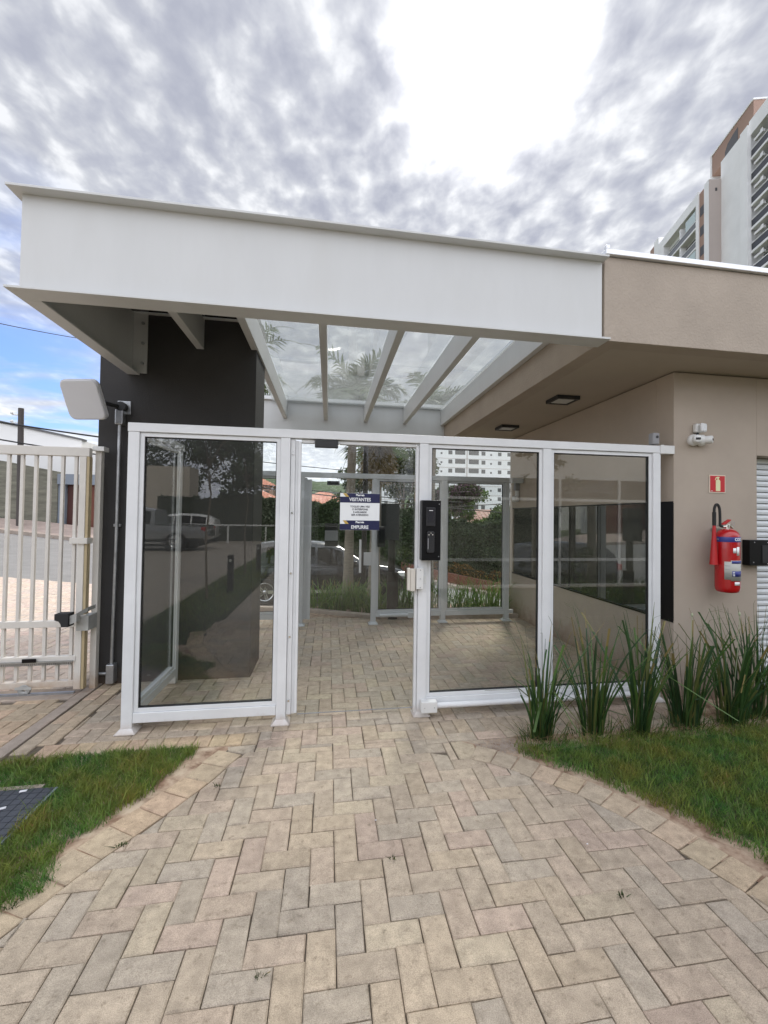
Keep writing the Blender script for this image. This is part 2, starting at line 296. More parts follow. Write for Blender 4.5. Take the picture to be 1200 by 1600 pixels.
# ------------------------------------------------------------------ mesh helpers
def tag(o, label=None, cat=None, group=None, kind=None):
    for a, v in (('label', label), ('category', cat), ('group', group), ('kind', kind)):
        if v: o[a] = v
    return o
def empty(name, loc, label=None, cat=None, group=None, rz=0):
    o = bpy.data.objects.new(name, None); col.objects.link(o); o.location = loc; o.rotation_euler = (0, 0, rz); o.empty_display_size = 0.1
    return tag(o, label, cat, group)
def link(name, me, parent=None, keep=True):
    o = bpy.data.objects.new(name, me); col.objects.link(o)
    if parent is not None:
        o.parent = parent
        if keep:
            mw = Matrix.Identity(4); p = parent; chain = []
            while p is not None: chain.append(p); p = p.parent
            for p in reversed(chain):
                mw = mw @ p.matrix_parent_inverse @ Matrix.LocRotScale(p.location, p.rotation_euler, p.scale)
            o.matrix_parent_inverse = mw.inverted()
    return o
class MB:
    def __init__(s): s.v = []; s.f = []; s.mi = []; s.m = 0; s.sm = []
    def add(s, vs, fs, smooth=False):
        n = len(s.v); s.v += [tuple(v) for v in vs]
        for f in fs: s.f.append([n+i for i in f]); s.mi.append(s.m); s.sm.append(smooth)
        return s
    def box(s, a, b, mt=None):
        x0, y0, z0 = a; x1, y1, z1 = b
        if x0 > x1: x0, x1 = x1, x0
        if y0 > y1: y0, y1 = y1, y0
        if z0 > z1: z0, z1 = z1, z0
        vs = [(x0, y0, z0), (x1, y0, z0), (x1, y1, z0), (x0, y1, z0), (x0, y0, z1), (x1, y0, z1), (x1, y1, z1), (x0, y1, z1)]
        if mt is not None: vs = [mt @ Vector(v) for v in vs]
        return s.add(vs, [(0, 3, 2, 1), (4, 5, 6, 7), (0, 1, 5, 4), (1, 2, 6, 5), (2, 3, 7, 6), (3, 0, 4, 7)])
    def hexa(s, b4, t4):   # bottom and top quads, both counter-clockwise from above
        return s.add(list(b4)+list(t4), [(0, 3, 2, 1), (4, 5, 6, 7), (0, 1, 5, 4), (1, 2, 6, 5), (2, 3, 7, 6), (3, 0, 4, 7)])
    def tube(s, pts, r, n=10, caps=True):
        pts = [Vector(p) for p in pts]; rs = r if isinstance(r, (list, tuple)) else [r]*len(pts)
        base = len(s.v); prev = None; vs = []
        for i, p in enumerate(pts):
            d = (pts[min(i+1, len(pts)-1)]-pts[max(i-1, 0)]).normalized()
            if prev is None:
                a = Vector((0, 0, 1)) if abs(d.z) < 0.9 else Vector((1, 0, 0))
                u = d.cross(a).normalized()
            else:
                u = (prev-d*prev.dot(d)).normalized()
            prev = u; w = d.cross(u)
            for k2 in range(n):
                a = 2*pi*k2/n; vs.append(p+(u*cos(a)+w*sin(a))*rs[i])
        fs = []
        for i in range(len(pts)-1):
            for k2 in range(n):
                fs.append((i*n+k2, i*n+(k2+1) % n, (i+1)*n+(k2+1) % n, (i+1)*n+k2))
        s.add(vs, fs, True)
        if caps:
            s.add(vs[:n], [tuple(range(n))[::-1]]); s.add(vs[-n:], [tuple(range(n))])
        return s
    def lathe(s, prof, n=24, mt=None, a0=0, a1=2*pi):   # prof: (r, z)
        full = abs(a1-a0-2*pi) < 1e-6; m = n if full else n+1; vs = []
        for (r, z) in prof:
            for k2 in range(m):
                a = a0+(a1-a0)*k2/n; v = Vector((r*cos(a), r*sin(a), z)); vs.append(mt @ v if mt is not None else v)
        fs = []
        for i in range(len(prof)-1):
            for k2 in range(n):
                k3 = (k2+1) % m if full else k2+1
                fs.append((i*m+k2, i*m+k3, (i+1)*m+k3, (i+1)*m+k2))
        return s.add(vs, fs, True)
    def prism(s, poly, axis, a, b, mt=None):   # poly 2D, extruded along axis
        def P(u, v, w):
            q = {'x': (w, u, v), 'y': (u, w, v), 'z': (u, v, w)}[axis]
            return mt @ Vector(q) if mt is not None else q
        n = len(poly); vs = [P(u, v, a) for u, v in poly]+[P(u, v, b) for u, v in poly]
        fs = [tuple(range(n)), tuple(range(2*n-1, n-1, -1))]+[(i, n+i, n+(i+1) % n, (i+1) % n) for i in range(n)]
        return s.add(vs, fs)
    def build(s, name, mats, parent=None, bevel=0, keep=True, fixn=True):
        me = bpy.data.meshes.new(name); me.from_pydata(s.v, [], s.f)
        for m in (mats if isinstance(mats, (list, tuple)) else [mats]): me.materials.append(m)
        me.polygons.foreach_set('material_index', s.mi); me.polygons.foreach_set('use_smooth', s.sm)
        if fixn:
            import bmesh
            bm = bmesh.new(); bm.from_mesh(me); bmesh.ops.recalc_face_normals(bm, faces=bm.faces); bm.to_mesh(me); bm.free()
        me.update()
        o = link(name, me, parent, keep)
        if bevel:
            md = o.modifiers.new('bevel', 'BEVEL'); md.width = bevel; md.segments = 2; md.limit_method = 'ANGLE'; md.angle_limit = R_(35)
        return o
def np_mesh(name, V, F, mats, C=None, smooth=False, parent=None, mi=None):
    me = bpy.data.meshes.new(name); V = np.asarray(V, dtype=np.float32); F = np.asarray(F, dtype=np.int32); k_ = F.shape[1]
    me.vertices.add(len(V)); me.vertices.foreach_set('co', V.ravel())
    me.loops.add(F.size); me.loops.foreach_set('vertex_index', F.ravel())
    me.polygons.add(len(F)); me.polygons.foreach_set('loop_start', np.arange(0, F.size, k_, dtype=np.int32))
    me.polygons.foreach_set('loop_total', np.full(len(F), k_, dtype=np.int32))
    if smooth: me.polygons.foreach_set('use_smooth', np.ones(len(F), dtype=bool))
    for m in (mats if isinstance(mats, (list, tuple)) else [mats]): me.materials.append(m)
    if mi is not None: me.polygons.foreach_set('material_index', np.asarray(mi, dtype=np.int32))
    if C is not None:
        at = me.color_attributes.new('Col', 'FLOAT_COLOR', 'CORNER')
        C4 = np.ones((len(F), 4), dtype=np.float32); C4[:, :3] = C
        at.data.foreach_set('color', np.repeat(C4, k_, axis=0).ravel())
    me.update(calc_edges=True); me.validate()
    return link(name, me, parent)
def text(name, body, size, m, mt, parent=None, ext=0.0004, align='CENTER', sx_=1.0, bold=0.0, wrap=None):
    cu = bpy.data.curves.new(name, 'FONT'); cu.body = body; cu.size = size; cu.align_x = align; cu.align_y = 'CENTER'; cu.extrude = ext; cu.offset = bold
    cu.resolution_u = 3
    o = bpy.data.objects.new(name, cu); col.objects.link(o)
    dg = bpy.context.evaluated_depsgraph_get(); me = bpy.data.meshes.new_from_object(o.evaluated_get(dg)); bpy.data.objects.remove(o)
    me.materials.clear(); me.materials.append(m)
    for v in me.vertices:
        c = Vector((v.co.x*sx_, v.co.y, v.co.z))
        v.co = wrap(c) if wrap else mt @ c
    return link(name, me, parent)
def face_mt(origin):   # text plane: local x -> +x, local y -> +z, facing -y
    return Matrix.Translation(origin) @ Matrix.Rotation(pi/2, 4, 'X')
def clip(poly, nx, ny, d):   # keep nx*x+ny*y <= d
    o = []
    for i in range(len(poly)):
        a = poly[i]; b = poly[(i+1) % len(poly)]; da = nx*a[0]+ny*a[1]-d; db = nx*b[0]+ny*b[1]-d
        if da <= 0: o.append(a)
        if (da < 0 < db) or (db < 0 < da):
            t = da/(da-db); o.append((a[0]+t*(b[0]-a[0]), a[1]+t*(b[1]-a[1])))
    return o
def area(p): return 0.5*sum(p[i][0]*p[(i+1) % len(p)][1]-p[(i+1) % len(p)][0]*p[i][1] for i in range(len(p)))
def inset(poly, d):
    n = len(poly); o = []
    if area(poly) < 0: poly = poly[::-1]
    for i in range(n):
        a, b, c = Vector(poly[i-1]), Vector(poly[i]), Vector(poly[(i+1) % n])
        e1 = b-a; e2 = c-b
        if e1.length < 1e-6 or e2.length < 1e-6: return None
        e1.normalize(); e2.normalize()
        n1 = Vector((-e1.y, e1.x)); n2 = Vector((-e2.y, e2.x)); s_ = n1+n2
        if s_.length < 0.3: return None
        s_ = s_/ (s_.dot(n1)); q = b+s_*d
        o.append((q.x, q.y))
    return o if area(o) > 1e-5 else None

# ------------------------------------------------------------------ terrain
SX = [(-60, 3.0), (-16.5, 1.0), (-12.6, 0.72), (-9.66, 0.36), (-6.8, 0.28), (-5, 0.10), (-3.0, -0.28), (-1.6, -0.55), (1, -0.64), (3.8, -1.30), (8, -2.2), (15, -3.2), (40, -5), (400, -8)]
def interp(t, pts):
    if t <= pts[0][0]: return pts[0][1]
    for (a, va), (b, vb) in zip(pts, pts[1:]):
        if t <= b: return va+(vb-va)*(t-a)/(b-a)
    return pts[-1][1]
def sstep(t): t = max(0, min(1, t)); return t*t*(3-2*t)
def H(x, y):
    if y < 7.4: return 0.0
    s_ = interp(x, SX)-0.14*(1-sstep((y-11)/9))
    z = s_*sstep((y-7.4)/3.4)
    if y > 19.5: z += 0.30*sstep((y-19.5)/2.4)*sstep((-4-x)/4)
    if y > 24: z += -6*sstep((y-24)/60)
    return z
def sheet(name, xs, ys, m, dz_, skip=None, kind='structure'):
    V = []; F = []
    for y in ys:
        for x in xs: V.append((x, y, H(x, y)+dz_))
    nx = len(xs)
    for j in range(len(ys)-1):
        for i in range(nx-1):
            if skip and skip((xs[i]+xs[i+1])/2, (ys[j]+ys[j+1])/2): continue
            F.append((j*nx+i, j*nx+i+1, (j+1)*nx+i+1, (j+1)*nx+i))
    return tag(np_mesh(name, V, F, m), kind=kind)
def fr(a, b, n): return [a+(b-a)*i/n for i in range(n+1)]
xs = [-1500, -600, -250, -120]+fr(-60, 60, 120)+[120, 250, 600, 1500]
ys = [-600, -250, -100, -50]+fr(-30, 7, 37)+fr(7.4, 12, 23)+fr(12.5, 40, 55)+[45, 50, 60, 80, 120, 200, 400, 900, 2500]
sheet('ground', xs, ys, M['ground'], -0.06)
XR_ = fr(-60, 60, 120)
sheet('road', XR_, fr(10.6, 19.5, 18), M['asphalt'], -0.02)
sheet('far_pavement', XR_, fr(19.5, 21.8, 5), M['flagpav'], 0.10)
mb = MB()
for a, b in zip(XR_, XR_[1:]):
    mb.hexa([(a, 19.42, H(a, 19.5)-.1), (b, 19.42, H(b, 19.5)-.1), (b, 19.56, H(b, 19.5)-.1), (a, 19.56, H(a, 19.5)-.1)], [(a, 19.42, H(a, 19.5)+.12), (b, 19.42, H(b, 19.5)+.12), (b, 19.56, H(b, 19.5)+.12), (a, 19.56, H(a, 19.5)+.12)])
tag(mb.build('far_kerb', M['conc']), kind='structure')
mb = MB()
ks = fr(-1.6, 30, 40)
for a, b in zip(ks, ks[1:]):
    za, zb = H(a, 10.5), H(b, 10.5)
    mb.hexa([(a, 10.44, za-.2), (b, 10.44, zb-.2), (b, 10.6, zb-.2), (a, 10.6, za-.2)], [(a, 10.44, za+.1), (b, 10.44, zb+.1), (b, 10.6, zb+.1), (a, 10.6, za+.1)])
tag(mb.build('near_kerb', M['conc']), kind='structure')
# hills
def hill(name, y0, prof, dep, m):
    V = []; F = []; n = 90; rows = 14
    for j in range(rows):
        t = j/(rows-1)
        for i in range(n):
            x = prof[0][0]+(prof[-1][0]-prof[0][0])*i/(n-1)
            h = interp(x, prof)*sin(t*pi*0.5)+ (3*sin(x*.07+j)+2*sin(x*.19+2*j))*t*0.5
            V.append((x, y0+dep*t, -12+h+10*t))
    for j in range(rows-1):
        for i in range(n-1): F.append((j*n+i, j*n+i+1, (j+1)*n+i+1, (j+1)*n+i))
    return tag(np_mesh(name, V, F, m, smooth=True), kind='structure')
hill('hills', 480, [(-700, 40), (-300, 70), (-120, 60), (-40, 54), (60, 44), (150, 30), (400, 45), (900, 30)], 140, M['hill'])

# ------------------------------------------------------------------ pavers
TONES = [((0.455, 0.372, 0.285), 8), ((0.47, 0.378, 0.278), 5), ((0.43, 0.365, 0.290), 6), ((0.465, 0.368, 0.285), 5), ((0.415, 0.355, 0.288), 3), ((0.49, 0.408, 0.30), 3), ((0.395, 0.338, 0.272), 1), ((0.465, 0.358, 0.288), 3)]
TL = [tuple(m_+(v-m_)*.8 for v, m_ in zip(t, (0.452, 0.378, 0.282))) for t, n_ in TONES for _ in range(n_)]
class Paving:
    def __init__(s): s.V = []; s.F = []; s.C = []
    def paver(s, poly, gap=0.0016, bev=0.0055, warm=0.0, dark=1.0, lift=0.0, pink=0.0):
        if len(poly) < 3: return
        if abs(area(poly)) < 0.0012: return
        cxm = sum(p[0] for p in poly)/len(poly); cym = sum(p[1] for p in poly)/len(poly)
        o = inset(poly, gap); 
        if not o: return
        i_ = inset(o, bev)
        if not i_ or area(o) < 0.0008: i_ = [((p[0]-cxm)*.86+cxm, (p[1]-cym)*.86+cym) for p in o]
        o = [(p[0]+rnd.gauss(0, .0009), p[1]+rnd.gauss(0, .0009)) for p in o]; i_ = [(p[0]+rnd.gauss(0, .0012), p[1]+rnd.gauss(0, .0012)) for p in i_]
        n = len(o)
        if len(i_) != n: return
        if n > 6: return
        c = rnd.choice(TL); f = rnd.uniform(0.93, 1.06)*dark; c = [v*f for v in c]
        c[0] *= 1+warm*0.5; c[2] *= 1-warm*0.8
        if pink: c = [c[0]*(1+pink*.2), c[1]*(1+pink*.25), c[2]*(1+pink*.75)]
        tx, ty = rnd.gauss(0, .008), rnd.gauss(0, .008); zz = rnd.gauss(0, 0.0012)+lift
        def P(p, z): return (p[0], p[1], H(p[0], p[1])+z+zz+(p[0]-cxm)*tx+(p[1]-cym)*ty)
        b = len(s.V)
        s.V += [P(p, -0.03) for p in o]+[P(p, -0.0045) for p in o]+[P(p, 0) for p in i_]
        q = []
        for a in range(n):
            a2 = (a+1) % n
            q.append((b+a, b+a2, b+n+a2, b+n+a)); q.append((b+n+a, b+n+a2, b+2*n+a2, b+2*n+a))
        for f_ in q: s.F.append(f_); s.C.append(c)
        top = [b+2*n+a for a in range(n)]
        if n == 3: s.F.append((top[0], top[1], top[2], top[2])); s.C.append(c)
        elif n == 4: s.F.append(tuple(top)); s.C.append(c)
        elif n == 5: s.F.append(tuple(top[:4])); s.F.append((top[0], top[3], top[4], top[4])); s.C += [c, c]
        else: s.F.append(tuple(top[:4])); s.F.append((top[0], top[3], top[4], top[5])); s.C += [c, c]
    def build(s, name):
        # mixed faces: write as pydata
        me = bpy.data.meshes.new(name)
        fs = [tuple(dict.fromkeys(f)) for f in s.F]
        me.from_pydata(s.V, [], fs); me.materials.append(M['paver'])
        at = me.color_attributes.new('Col', 'FLOAT_COLOR', 'CORNER'); buf = []
        for f, c in zip(fs, s.C): buf += [c[0], c[1], c[2], 1.0]*len(f)
        at.data.foreach_set('color', buf)
        return link(name, me)
XL = [(-3, -1.5), (0.6, -1.55), (1.2, -1.42), (1.5, -1.27), (1.72, -1.155), (1.848, -1.09), (1.935, -1.052), (2.03, -1.005), (2.119, -.957), (2.21, -.903), (2.29, -.846), (2.40, -.775), (2.552, -.685), (2.70, -.612), (2.845, -.552), (2.93, -.50), (3.03, -.45)]
XR = [(-3, 2.1), (0.6, 2.05), (1.2, 1.83), (1.4, 1.755), (1.579, 1.69), (1.675, 1.651), (1.776, 1.615), (1.879, 1.578), (1.975, 1.535), (2.068, 1.486), (2.159, 1.432), (2.246, 1.372), (2.32, 1.303), (2.396, 1.232), (2.47, 1.155), (2.543, 1.08), (2.612, 1.0), (2.668, .915), (2.708, .827), (2.72, .82), (2.95, .82)]
PW = 0.1028
def seg_clip(poly, cyv, pts, side):
    idx = 0
    for i in range(len(pts)-1):
        if pts[i][0] <= cyv <= pts[i+1][0]: idx = i
    for j in (idx-1, idx, idx+1):
        if j < 0 or j >= len(pts)-1: continue
        if j != idx and not (pts[j][0]-0.03 < cyv < pts[j+1][0]+0.03): continue
        (y0, x0), (y1, x1) = pts[j], pts[j+1]
        nx, ny = (y1-y0), -(x1-x0)
        ln_ = math.hypot(nx, ny); nx /= ln_; ny /= ln_; d = nx*x0+ny*y0
        poly = clip(poly, nx, ny, d) if side > 0 else clip(poly, -nx, -ny, -d)
        if len(poly) < 3: return []
    return poly
def herring(P_, x0, y0, x1, y1, fn, **kw):
    i0, i1 = int((x0-0.358)/PW)-3, int((x1-0.358)/PW)+3; j0, j1 = int((y0-1.348)/PW)-3, int((y1-1.348)/PW)+3
    for j in range(j0, j1):
        for i in range(i0, i1):
            t = (i-j) % 4
            X = 0.358+i*PW; Y = 1.348+j*PW
            if t == 0: q = [(X, Y), (X+2*PW, Y), (X+2*PW, Y+PW), (X, Y+PW)]
            elif t == 3: q = [(X, Y), (X+PW, Y), (X+PW, Y+2*PW), (X, Y+2*PW)]
            else: continue
            jx, jy = rnd.gauss(0, .0006), rnd.gauss(0, .0006)
            q = [(a+jx, b+jy) for a, b in q]
            q = fn(q)
            if q and len(q) >= 3: P_.paver(q, **kw)
def rect(q, x0, y0, x1, y1):
    for a in ((-1, 0, -x0), (1, 0, x1), (0, -1, -y0), (0, 1, y1)):
        q = clip(q, *a)
        if len(q) < 3: return []
    return q
pav = Paving()
def fn_fg(q):
    cy_ = sum(p[1] for p in q)/len(q)
    q = seg_clip(q, cy_, XL, -1)
    if not q: return q
    return seg_clip(q, cy_, XR, 1)
herring(pav, -1.5, 0.3, 2.1, 2.95, lambda q: (lambda r: fn_fg(r) if r else r)(rect(q, -2, -2, 3, 2.95)))
herring(pav, -0.5, 2.95, 0.83, 3.21, lambda q: rect(q, -0.44, 2.95, 0.82, 3.21))
herring(pav, -1.5, 3.21, 2.87, 7.3, lambda q: rect(q, -1.72, 3.21, 2.87, 7.3), warm=-0.02)
n_ = 20
for i in range(n_):      # soldier course on the right, then a stretcher
    x = 0.82+i*PW; pav.paver([(x, 3.01), (x+PW, 3.01), (x+PW, 3.21), (x, 3.21)], dark=.95)
for i in range(n_//2):
    x = 0.82+i*PW*2; pav.paver([(x, 2.905), (x+PW*2, 2.905), (x+PW*2, 3.008), (x, 3.008)], dark=1.05)
for i in range(13):      # soldier course on the left
    x = -0.44-(i+1)*PW; pav.paver([(x, 3.05), (x+PW, 3.05), (x+PW, 3.21), (x, 3.21)], warm=.12)
# edging along both curves
def edging(inner, wfun, step, side, a, b, warm):
    pts = [(x, y) for y, x in inner if a <= y <= b]
    # resample
    out_ = [Vector(pts[0])]; 
    dense = []
    for p, q in zip(pts, pts[1:]):
        for k2 in range(20): dense.append(Vector(p).lerp(Vector(q), k2/20))
    dense.append(Vector(pts[-1])); acc = 0; res = [dense[0]]
    for p, q in zip(dense, dense[1:]):
        acc += (q-p).length
        if acc >= step: res.append(q); acc = 0
    nr = []
    for i, p in enumerate(res):
        d = (res[min(i+1, len(res)-1)]-res[max(i-1, 0)]).normalized(); nr.append(Vector((d.y, -d.x))*side)
    for i in range(len(res)-1):
        w1 = wfun*rnd.uniform(.96, 1.03)
        a_, b_ = res[i], res[i+1]; a2 = a_+nr[i]*w1; b2 = b_+nr[i+1]*w1
        s1, s2 = a_.lerp(b_, .0), a_.lerp(b_, 1.0); t1, t2 = a2.lerp(b2, .02), a2.lerp(b2, .98)
        pav.paver([tuple(s1), tuple(s2), tuple(t2), tuple(t1)], warm=warm, gap=.002, bev=.006, dark=1.03, lift=.002)
for q in ([(.825, 2.695), (.905, 2.665), (.97, 2.76), (.975, 2.85), (.895, 2.903), (.825, 2.903)], [(.90, 2.905), (.98, 2.855), (1.05, 2.84), (1.08, 2.905)], [(-.61, 2.985), (-.50, 2.94), (-.445, 2.955), (-.445, 3.045), (-.63, 3.045)]): pav.paver(q, lift=-.003, dark=.95)
edging(XL, .175, .145, -1, 0.6, 3.04, .12)
edging(XR, .170, .125, 1, 0.6, 2.71, .06)
# strip beside the gate (long rows running away from the camera)
for r_, x in enumerate((-1.93, -1.83)):
    y = 3.12+0.1*r_
    while y < 4.35:
        y2 = min(y+.205, 4.36); pav.paver([(x, y), (x+.1, y), (x+.1, y2), (x, y2)], warm=.06); y = y2
tag(pav.build('paved_path'), kind='structure')
drv = Paving()
def fn_drv(q):
    cx2 = sum(p[0] for p in q)/len(q); cy2 = sum(p[1] for p in q)/len(q)
    if 3.98 < cy2 < 4.22: return []
    return rect(q, -13.5, 3.10, -2.04, 10.55) if cy2 < 30 else []
herring(drv, -13.5, 4.15, -2.0, 10.6, lambda q: fn_drv(q) if sum(p[1] for p in q)/len(q) > 4.1 else [], pink=.22, dark=1.2)
herring(drv, -6, 3.0, -2.0, 4.1, lambda q: fn_drv(q) if sum(p[1] for p in q)/len(q) < 4.1 else [], warm=.10)
dv = drv.build('driveway_paving'); tag(dv, kind='structure')
# bedding under the pavers
mb = MB()
mb.add([(-1.72, 0.2, -.012), (2.2, 0.2, -.012), (2.2, 2.9, -.012), (2.9, 2.9, -.012), (2.9, 7.4, -.012), (-2.04, 7.4, -.012), (-2.04, 3.0, -.012), (-1.72, 3.0, -.012)], [(0, 1, 2, 7), (2, 3, 4, 7), (7, 4, 5, 6)])
tag(mb.build('paving_bed', M['sand']), kind='structure')
sheet('driveway_bed', fr(-13.5, -2.04, 16), fr(3.0, 10.6, 20), M['sand'], -0.012)
# kerb and gate track
mb = MB(); mb.box((-2.03, 2.4, -.05), (-1.94, 4.38, .004)); mb.box((-9, 3.98, -.05), (-2.035, 4.21, .003))
tag(mb.build('concrete_kerb', M['conc'], bevel=.004), kind='structure')
mb = MB(); mb.box((-9, 4.075, .0), (-2.06, 4.10, .018)); tag(mb.build('gate_track', M['galv']), 'steel gate track set in the concrete strip', 'rail')
# behind the camera: parking court, seen only in reflections
def brickmat():
    m = bpy.data.materials.new('court_pavers'); m.use_nodes = True; t = m.node_tree; b = t.nodes['Principled BSDF']; b.inputs['Roughness'].default_value = .9
    co = t.nodes.new('ShaderNodeTexCoord'); br = t.nodes.new('ShaderNodeTexBrick'); t.links.new(co.outputs['Object'], br.inputs[0])
    br.inputs['Scale'].default_value = 2.4; br.inputs['Color1'].default_value = (.36, .31, .25, 1); br.inputs['Color2'].default_value = (.29, .26, .22, 1); br.inputs['Mortar'].default_value = (.12, .1, .08, 1)
    br.inputs['Mortar Size'].default_value = .008; t.links.new(br.outputs[0], b.inputs['Base Color']); return m
mb = MB(); mb.add([(-40, -40, -.008), (-2.5, -40, -.008), (-2.5, 2.4, -.008), (-40, 2.4, -.008)], [(0, 1, 2, 3)])
mb.add([(-1.45, -14, -.008), (2.1, -14, -.008), (2.1, .35, -.008), (-1.45, .35, -.008)], [(0, 1, 2, 3)])
tag(mb.build('parking_court', brickmat()), kind='structure')

# ------------------------------------------------------------------ soil and lawns
def inpoly(X, Y, poly):
    c = np.zeros(len(X), bool); n = len(poly)
    for i in range(n):
        x1, y1 = poly[i]; x2, y2 = poly[(i+1) % n]
        if y1 == y2: continue
        c ^= ((y1 > Y) != (y2 > Y)) & (X < (x2-x1)*(Y-y1)/(y2-y1)+x1)
    return c
def polysheet(name, poly, z, m):
    mb = MB(); mb.add([(x, y, z) for x, y in poly], [tuple(range(len(poly)))]); return tag(mb.build(name, m), kind='structure')
def offs(pts, d): return [(x+d, y) for y, x in pts]
lawnL = [(-0.80, 3.04), (-1.05, 3.055), (-1.6, 3.03), (-1.92, 3.0), (-1.95, 2.9), (-3.4, 2.9), (-3.4, 1.2), (-1.75, 1.2), (-1.70, 1.42), (-1.46, 1.70), (-1.24, 1.92), (-1.12, 1.95), (-1.09, 2.06), (-1.17, 2.16), (-1.15, 2.26), (-1.07, 2.36), (-.97, 2.52), (-.885, 2.76)]
lawnR = [(1.22, 2.76), (1.55, 2.78), (2.0, 2.80), (6.5, 2.82), (6.5, 0.5), (2.45, 0.5), (2.12, 1.2), (2.0, 1.5), (1.92, 1.72), (1.83, 1.94), (1.72, 2.12), (1.58, 2.33), (1.38, 2.52), (1.24, 2.69)]
polysheet('left_lawn_haunch_soil' if False else 'left_lawn_soil', [(-0.60, 3.05), (-1.96, 3.05), (-3.6, 2.98), (-3.6, 0.3), (-1.6, 0.3), (-1.55, 1.35), (-1.2, 1.72), (-1.0, 2.05), (-.8, 2.5), (-.66, 2.85)], -.006, M['soil'])
polysheet('right_lawn_soil', [(1.36, 2.70), (2.0, 2.74), (6.5, 2.76), (6.5, 0.5), (2.6, 0.5), (2.25, 1.2), (2.12, 1.5), (2.03, 1.75), (1.88, 2.02), (1.72, 2.28), (1.52, 2.50)], -.002, M['lawnsoil'])
polysheet('planting_bed_soil', [(0.86, 2.9), (1.0, 2.62), (1.35, 2.35), (1.6, 2.0), (1.8, 1.6), (2.0, .3), (7, .3), (7, 3.3), (2.6, 3.3), (2.6, 2.9)], -.006, M['soil'])
def lawn(name, poly, n, seed, holes=(), hmin=.018, hmax=.045, label=None):
    g = np.random.default_rng(seed); xs_ = [p[0] for p in poly]; ys_ = [p[1] for p in poly]
    X = g.uniform(min(xs_), max(xs_), n*3); Y = g.uniform(min(ys_), max(ys_), n*3); k2 = inpoly(X+g.normal(0, .016, n*3)+.012*np.sin(Y*31), Y+g.normal(0, .016, n*3)+.014*np.sin(X*23+Y*9), poly)
    for hl in holes: k2 &= ~inpoly(X, Y, hl)
    X, Y = X[k2][:n], Y[k2][:n]; n = len(X)
    # ragged border: thin out near edges with noise
    cl = 0.5+0.5*np.sin(X*9+np.sin(Y*7)*2)*np.cos(Y*11+X*3)
    cl2 = 0.5+0.5*np.sin(X*37+np.sin(Y*29)*2)*np.cos(Y*41+X*13)
    h = g.uniform(hmin, hmax, n)*(0.6+.4*cl+.5*cl2)
    tall = g.random(n) < .02; h[tall] *= g.uniform(1.5, 2.4, tall.sum())
    a = g.uniform(0, 2*pi, n); w = g.uniform(.0010, .0020, n); ln2 = g.uniform(.25, 1.1, n)*h
    b_ = g.uniform(0, 2*pi, n)+.0; dx, dy = np.cos(b_)*ln2, np.sin(b_)*ln2; ux, uy = np.cos(a)*w, np.sin(a)*w
    Vv = np.zeros((n, 6, 3), np.float32)
    for i, (t, ww, hh) in enumerate(((0, 1, 0), (.35, .9, .62), (1, .15, 1))):
        Vv[:, 2*i, 0] = X+dx*t-ux*ww; Vv[:, 2*i, 1] = Y+dy*t-uy*ww; Vv[:, 2*i, 2] = h*hh-.003
        Vv[:, 2*i+1, 0] = X+dx*t+ux*ww; Vv[:, 2*i+1, 1] = Y+dy*t+uy*ww; Vv[:, 2*i+1, 2] = h*hh-.003
    b0 = np.arange(n)*6; F = np.stack([np.stack([b0, b0+1, b0+3, b0+2], 1), np.stack([b0+2, b0+3, b0+5, b0+4], 1)], 1).reshape(-1, 4)
    base = np.array([[.155, .235, .048]])*g.uniform(.6, 1.25, (n, 1)); yel = g.random(n) < .06+.10*(cl < .25)
    base[yel] = np.array([.26, .24, .10])*g.uniform(.7, 1.1, (yel.sum(), 1))
    base[:, 0] *= 1+.7*(cl-.5)+.4*(cl2-.5); base *= (.8+.45*cl2)[:, None]
    o = np_mesh(name, Vv.reshape(-1, 3), F, M['grass'], np.repeat(base, 2, 0)); return tag(o, label, 'lawn', kind='stuff')
plate_poly = [(-2.4, 1.95), (-1.43, 1.95), (-1.43, 2.68), (-2.4, 2.68)]
lawn('lawn_grass', lawnL, 95000, 3, [[(-2.5, 1.85), (-1.44, 2.22), (-1.43, 2.67), (-2.5, 2.69)]], label='patch of short green lawn on the left around the dark cover')
lawn('lawn_grass', lawnR, 190000, 4, label='wide green lawn at the right in front of the spiky plants')
lawn('lawn_grass', [(-2.5, -14), (-1.5, -14), (-1.5, 1.1), (-2.5, 1.1)], 14000, 5, hmin=.04, hmax=.08, label='narrow grass strip with bollards seen mirrored in the left pane')
lawn('lawn_grass', [(2.2, -2.0), (8, -2.0), (8, .5), (2.2, .5)], 12000, 6, hmin=.04, hmax=.08, label='grass below the curtained windows seen mirrored in the right pane')
for nm, pl in (('grass_strip_soil', [(-2.5, -14), (-1.45, -14), (-1.45, 1.2), (-2.5, 1.2)]), ('court_lawn_soil', [(2.1, -2.2), (9, -2.2), (9, .3), (2.1, .3)])): polysheet(nm, pl, -.004, M['lawnsoil'])
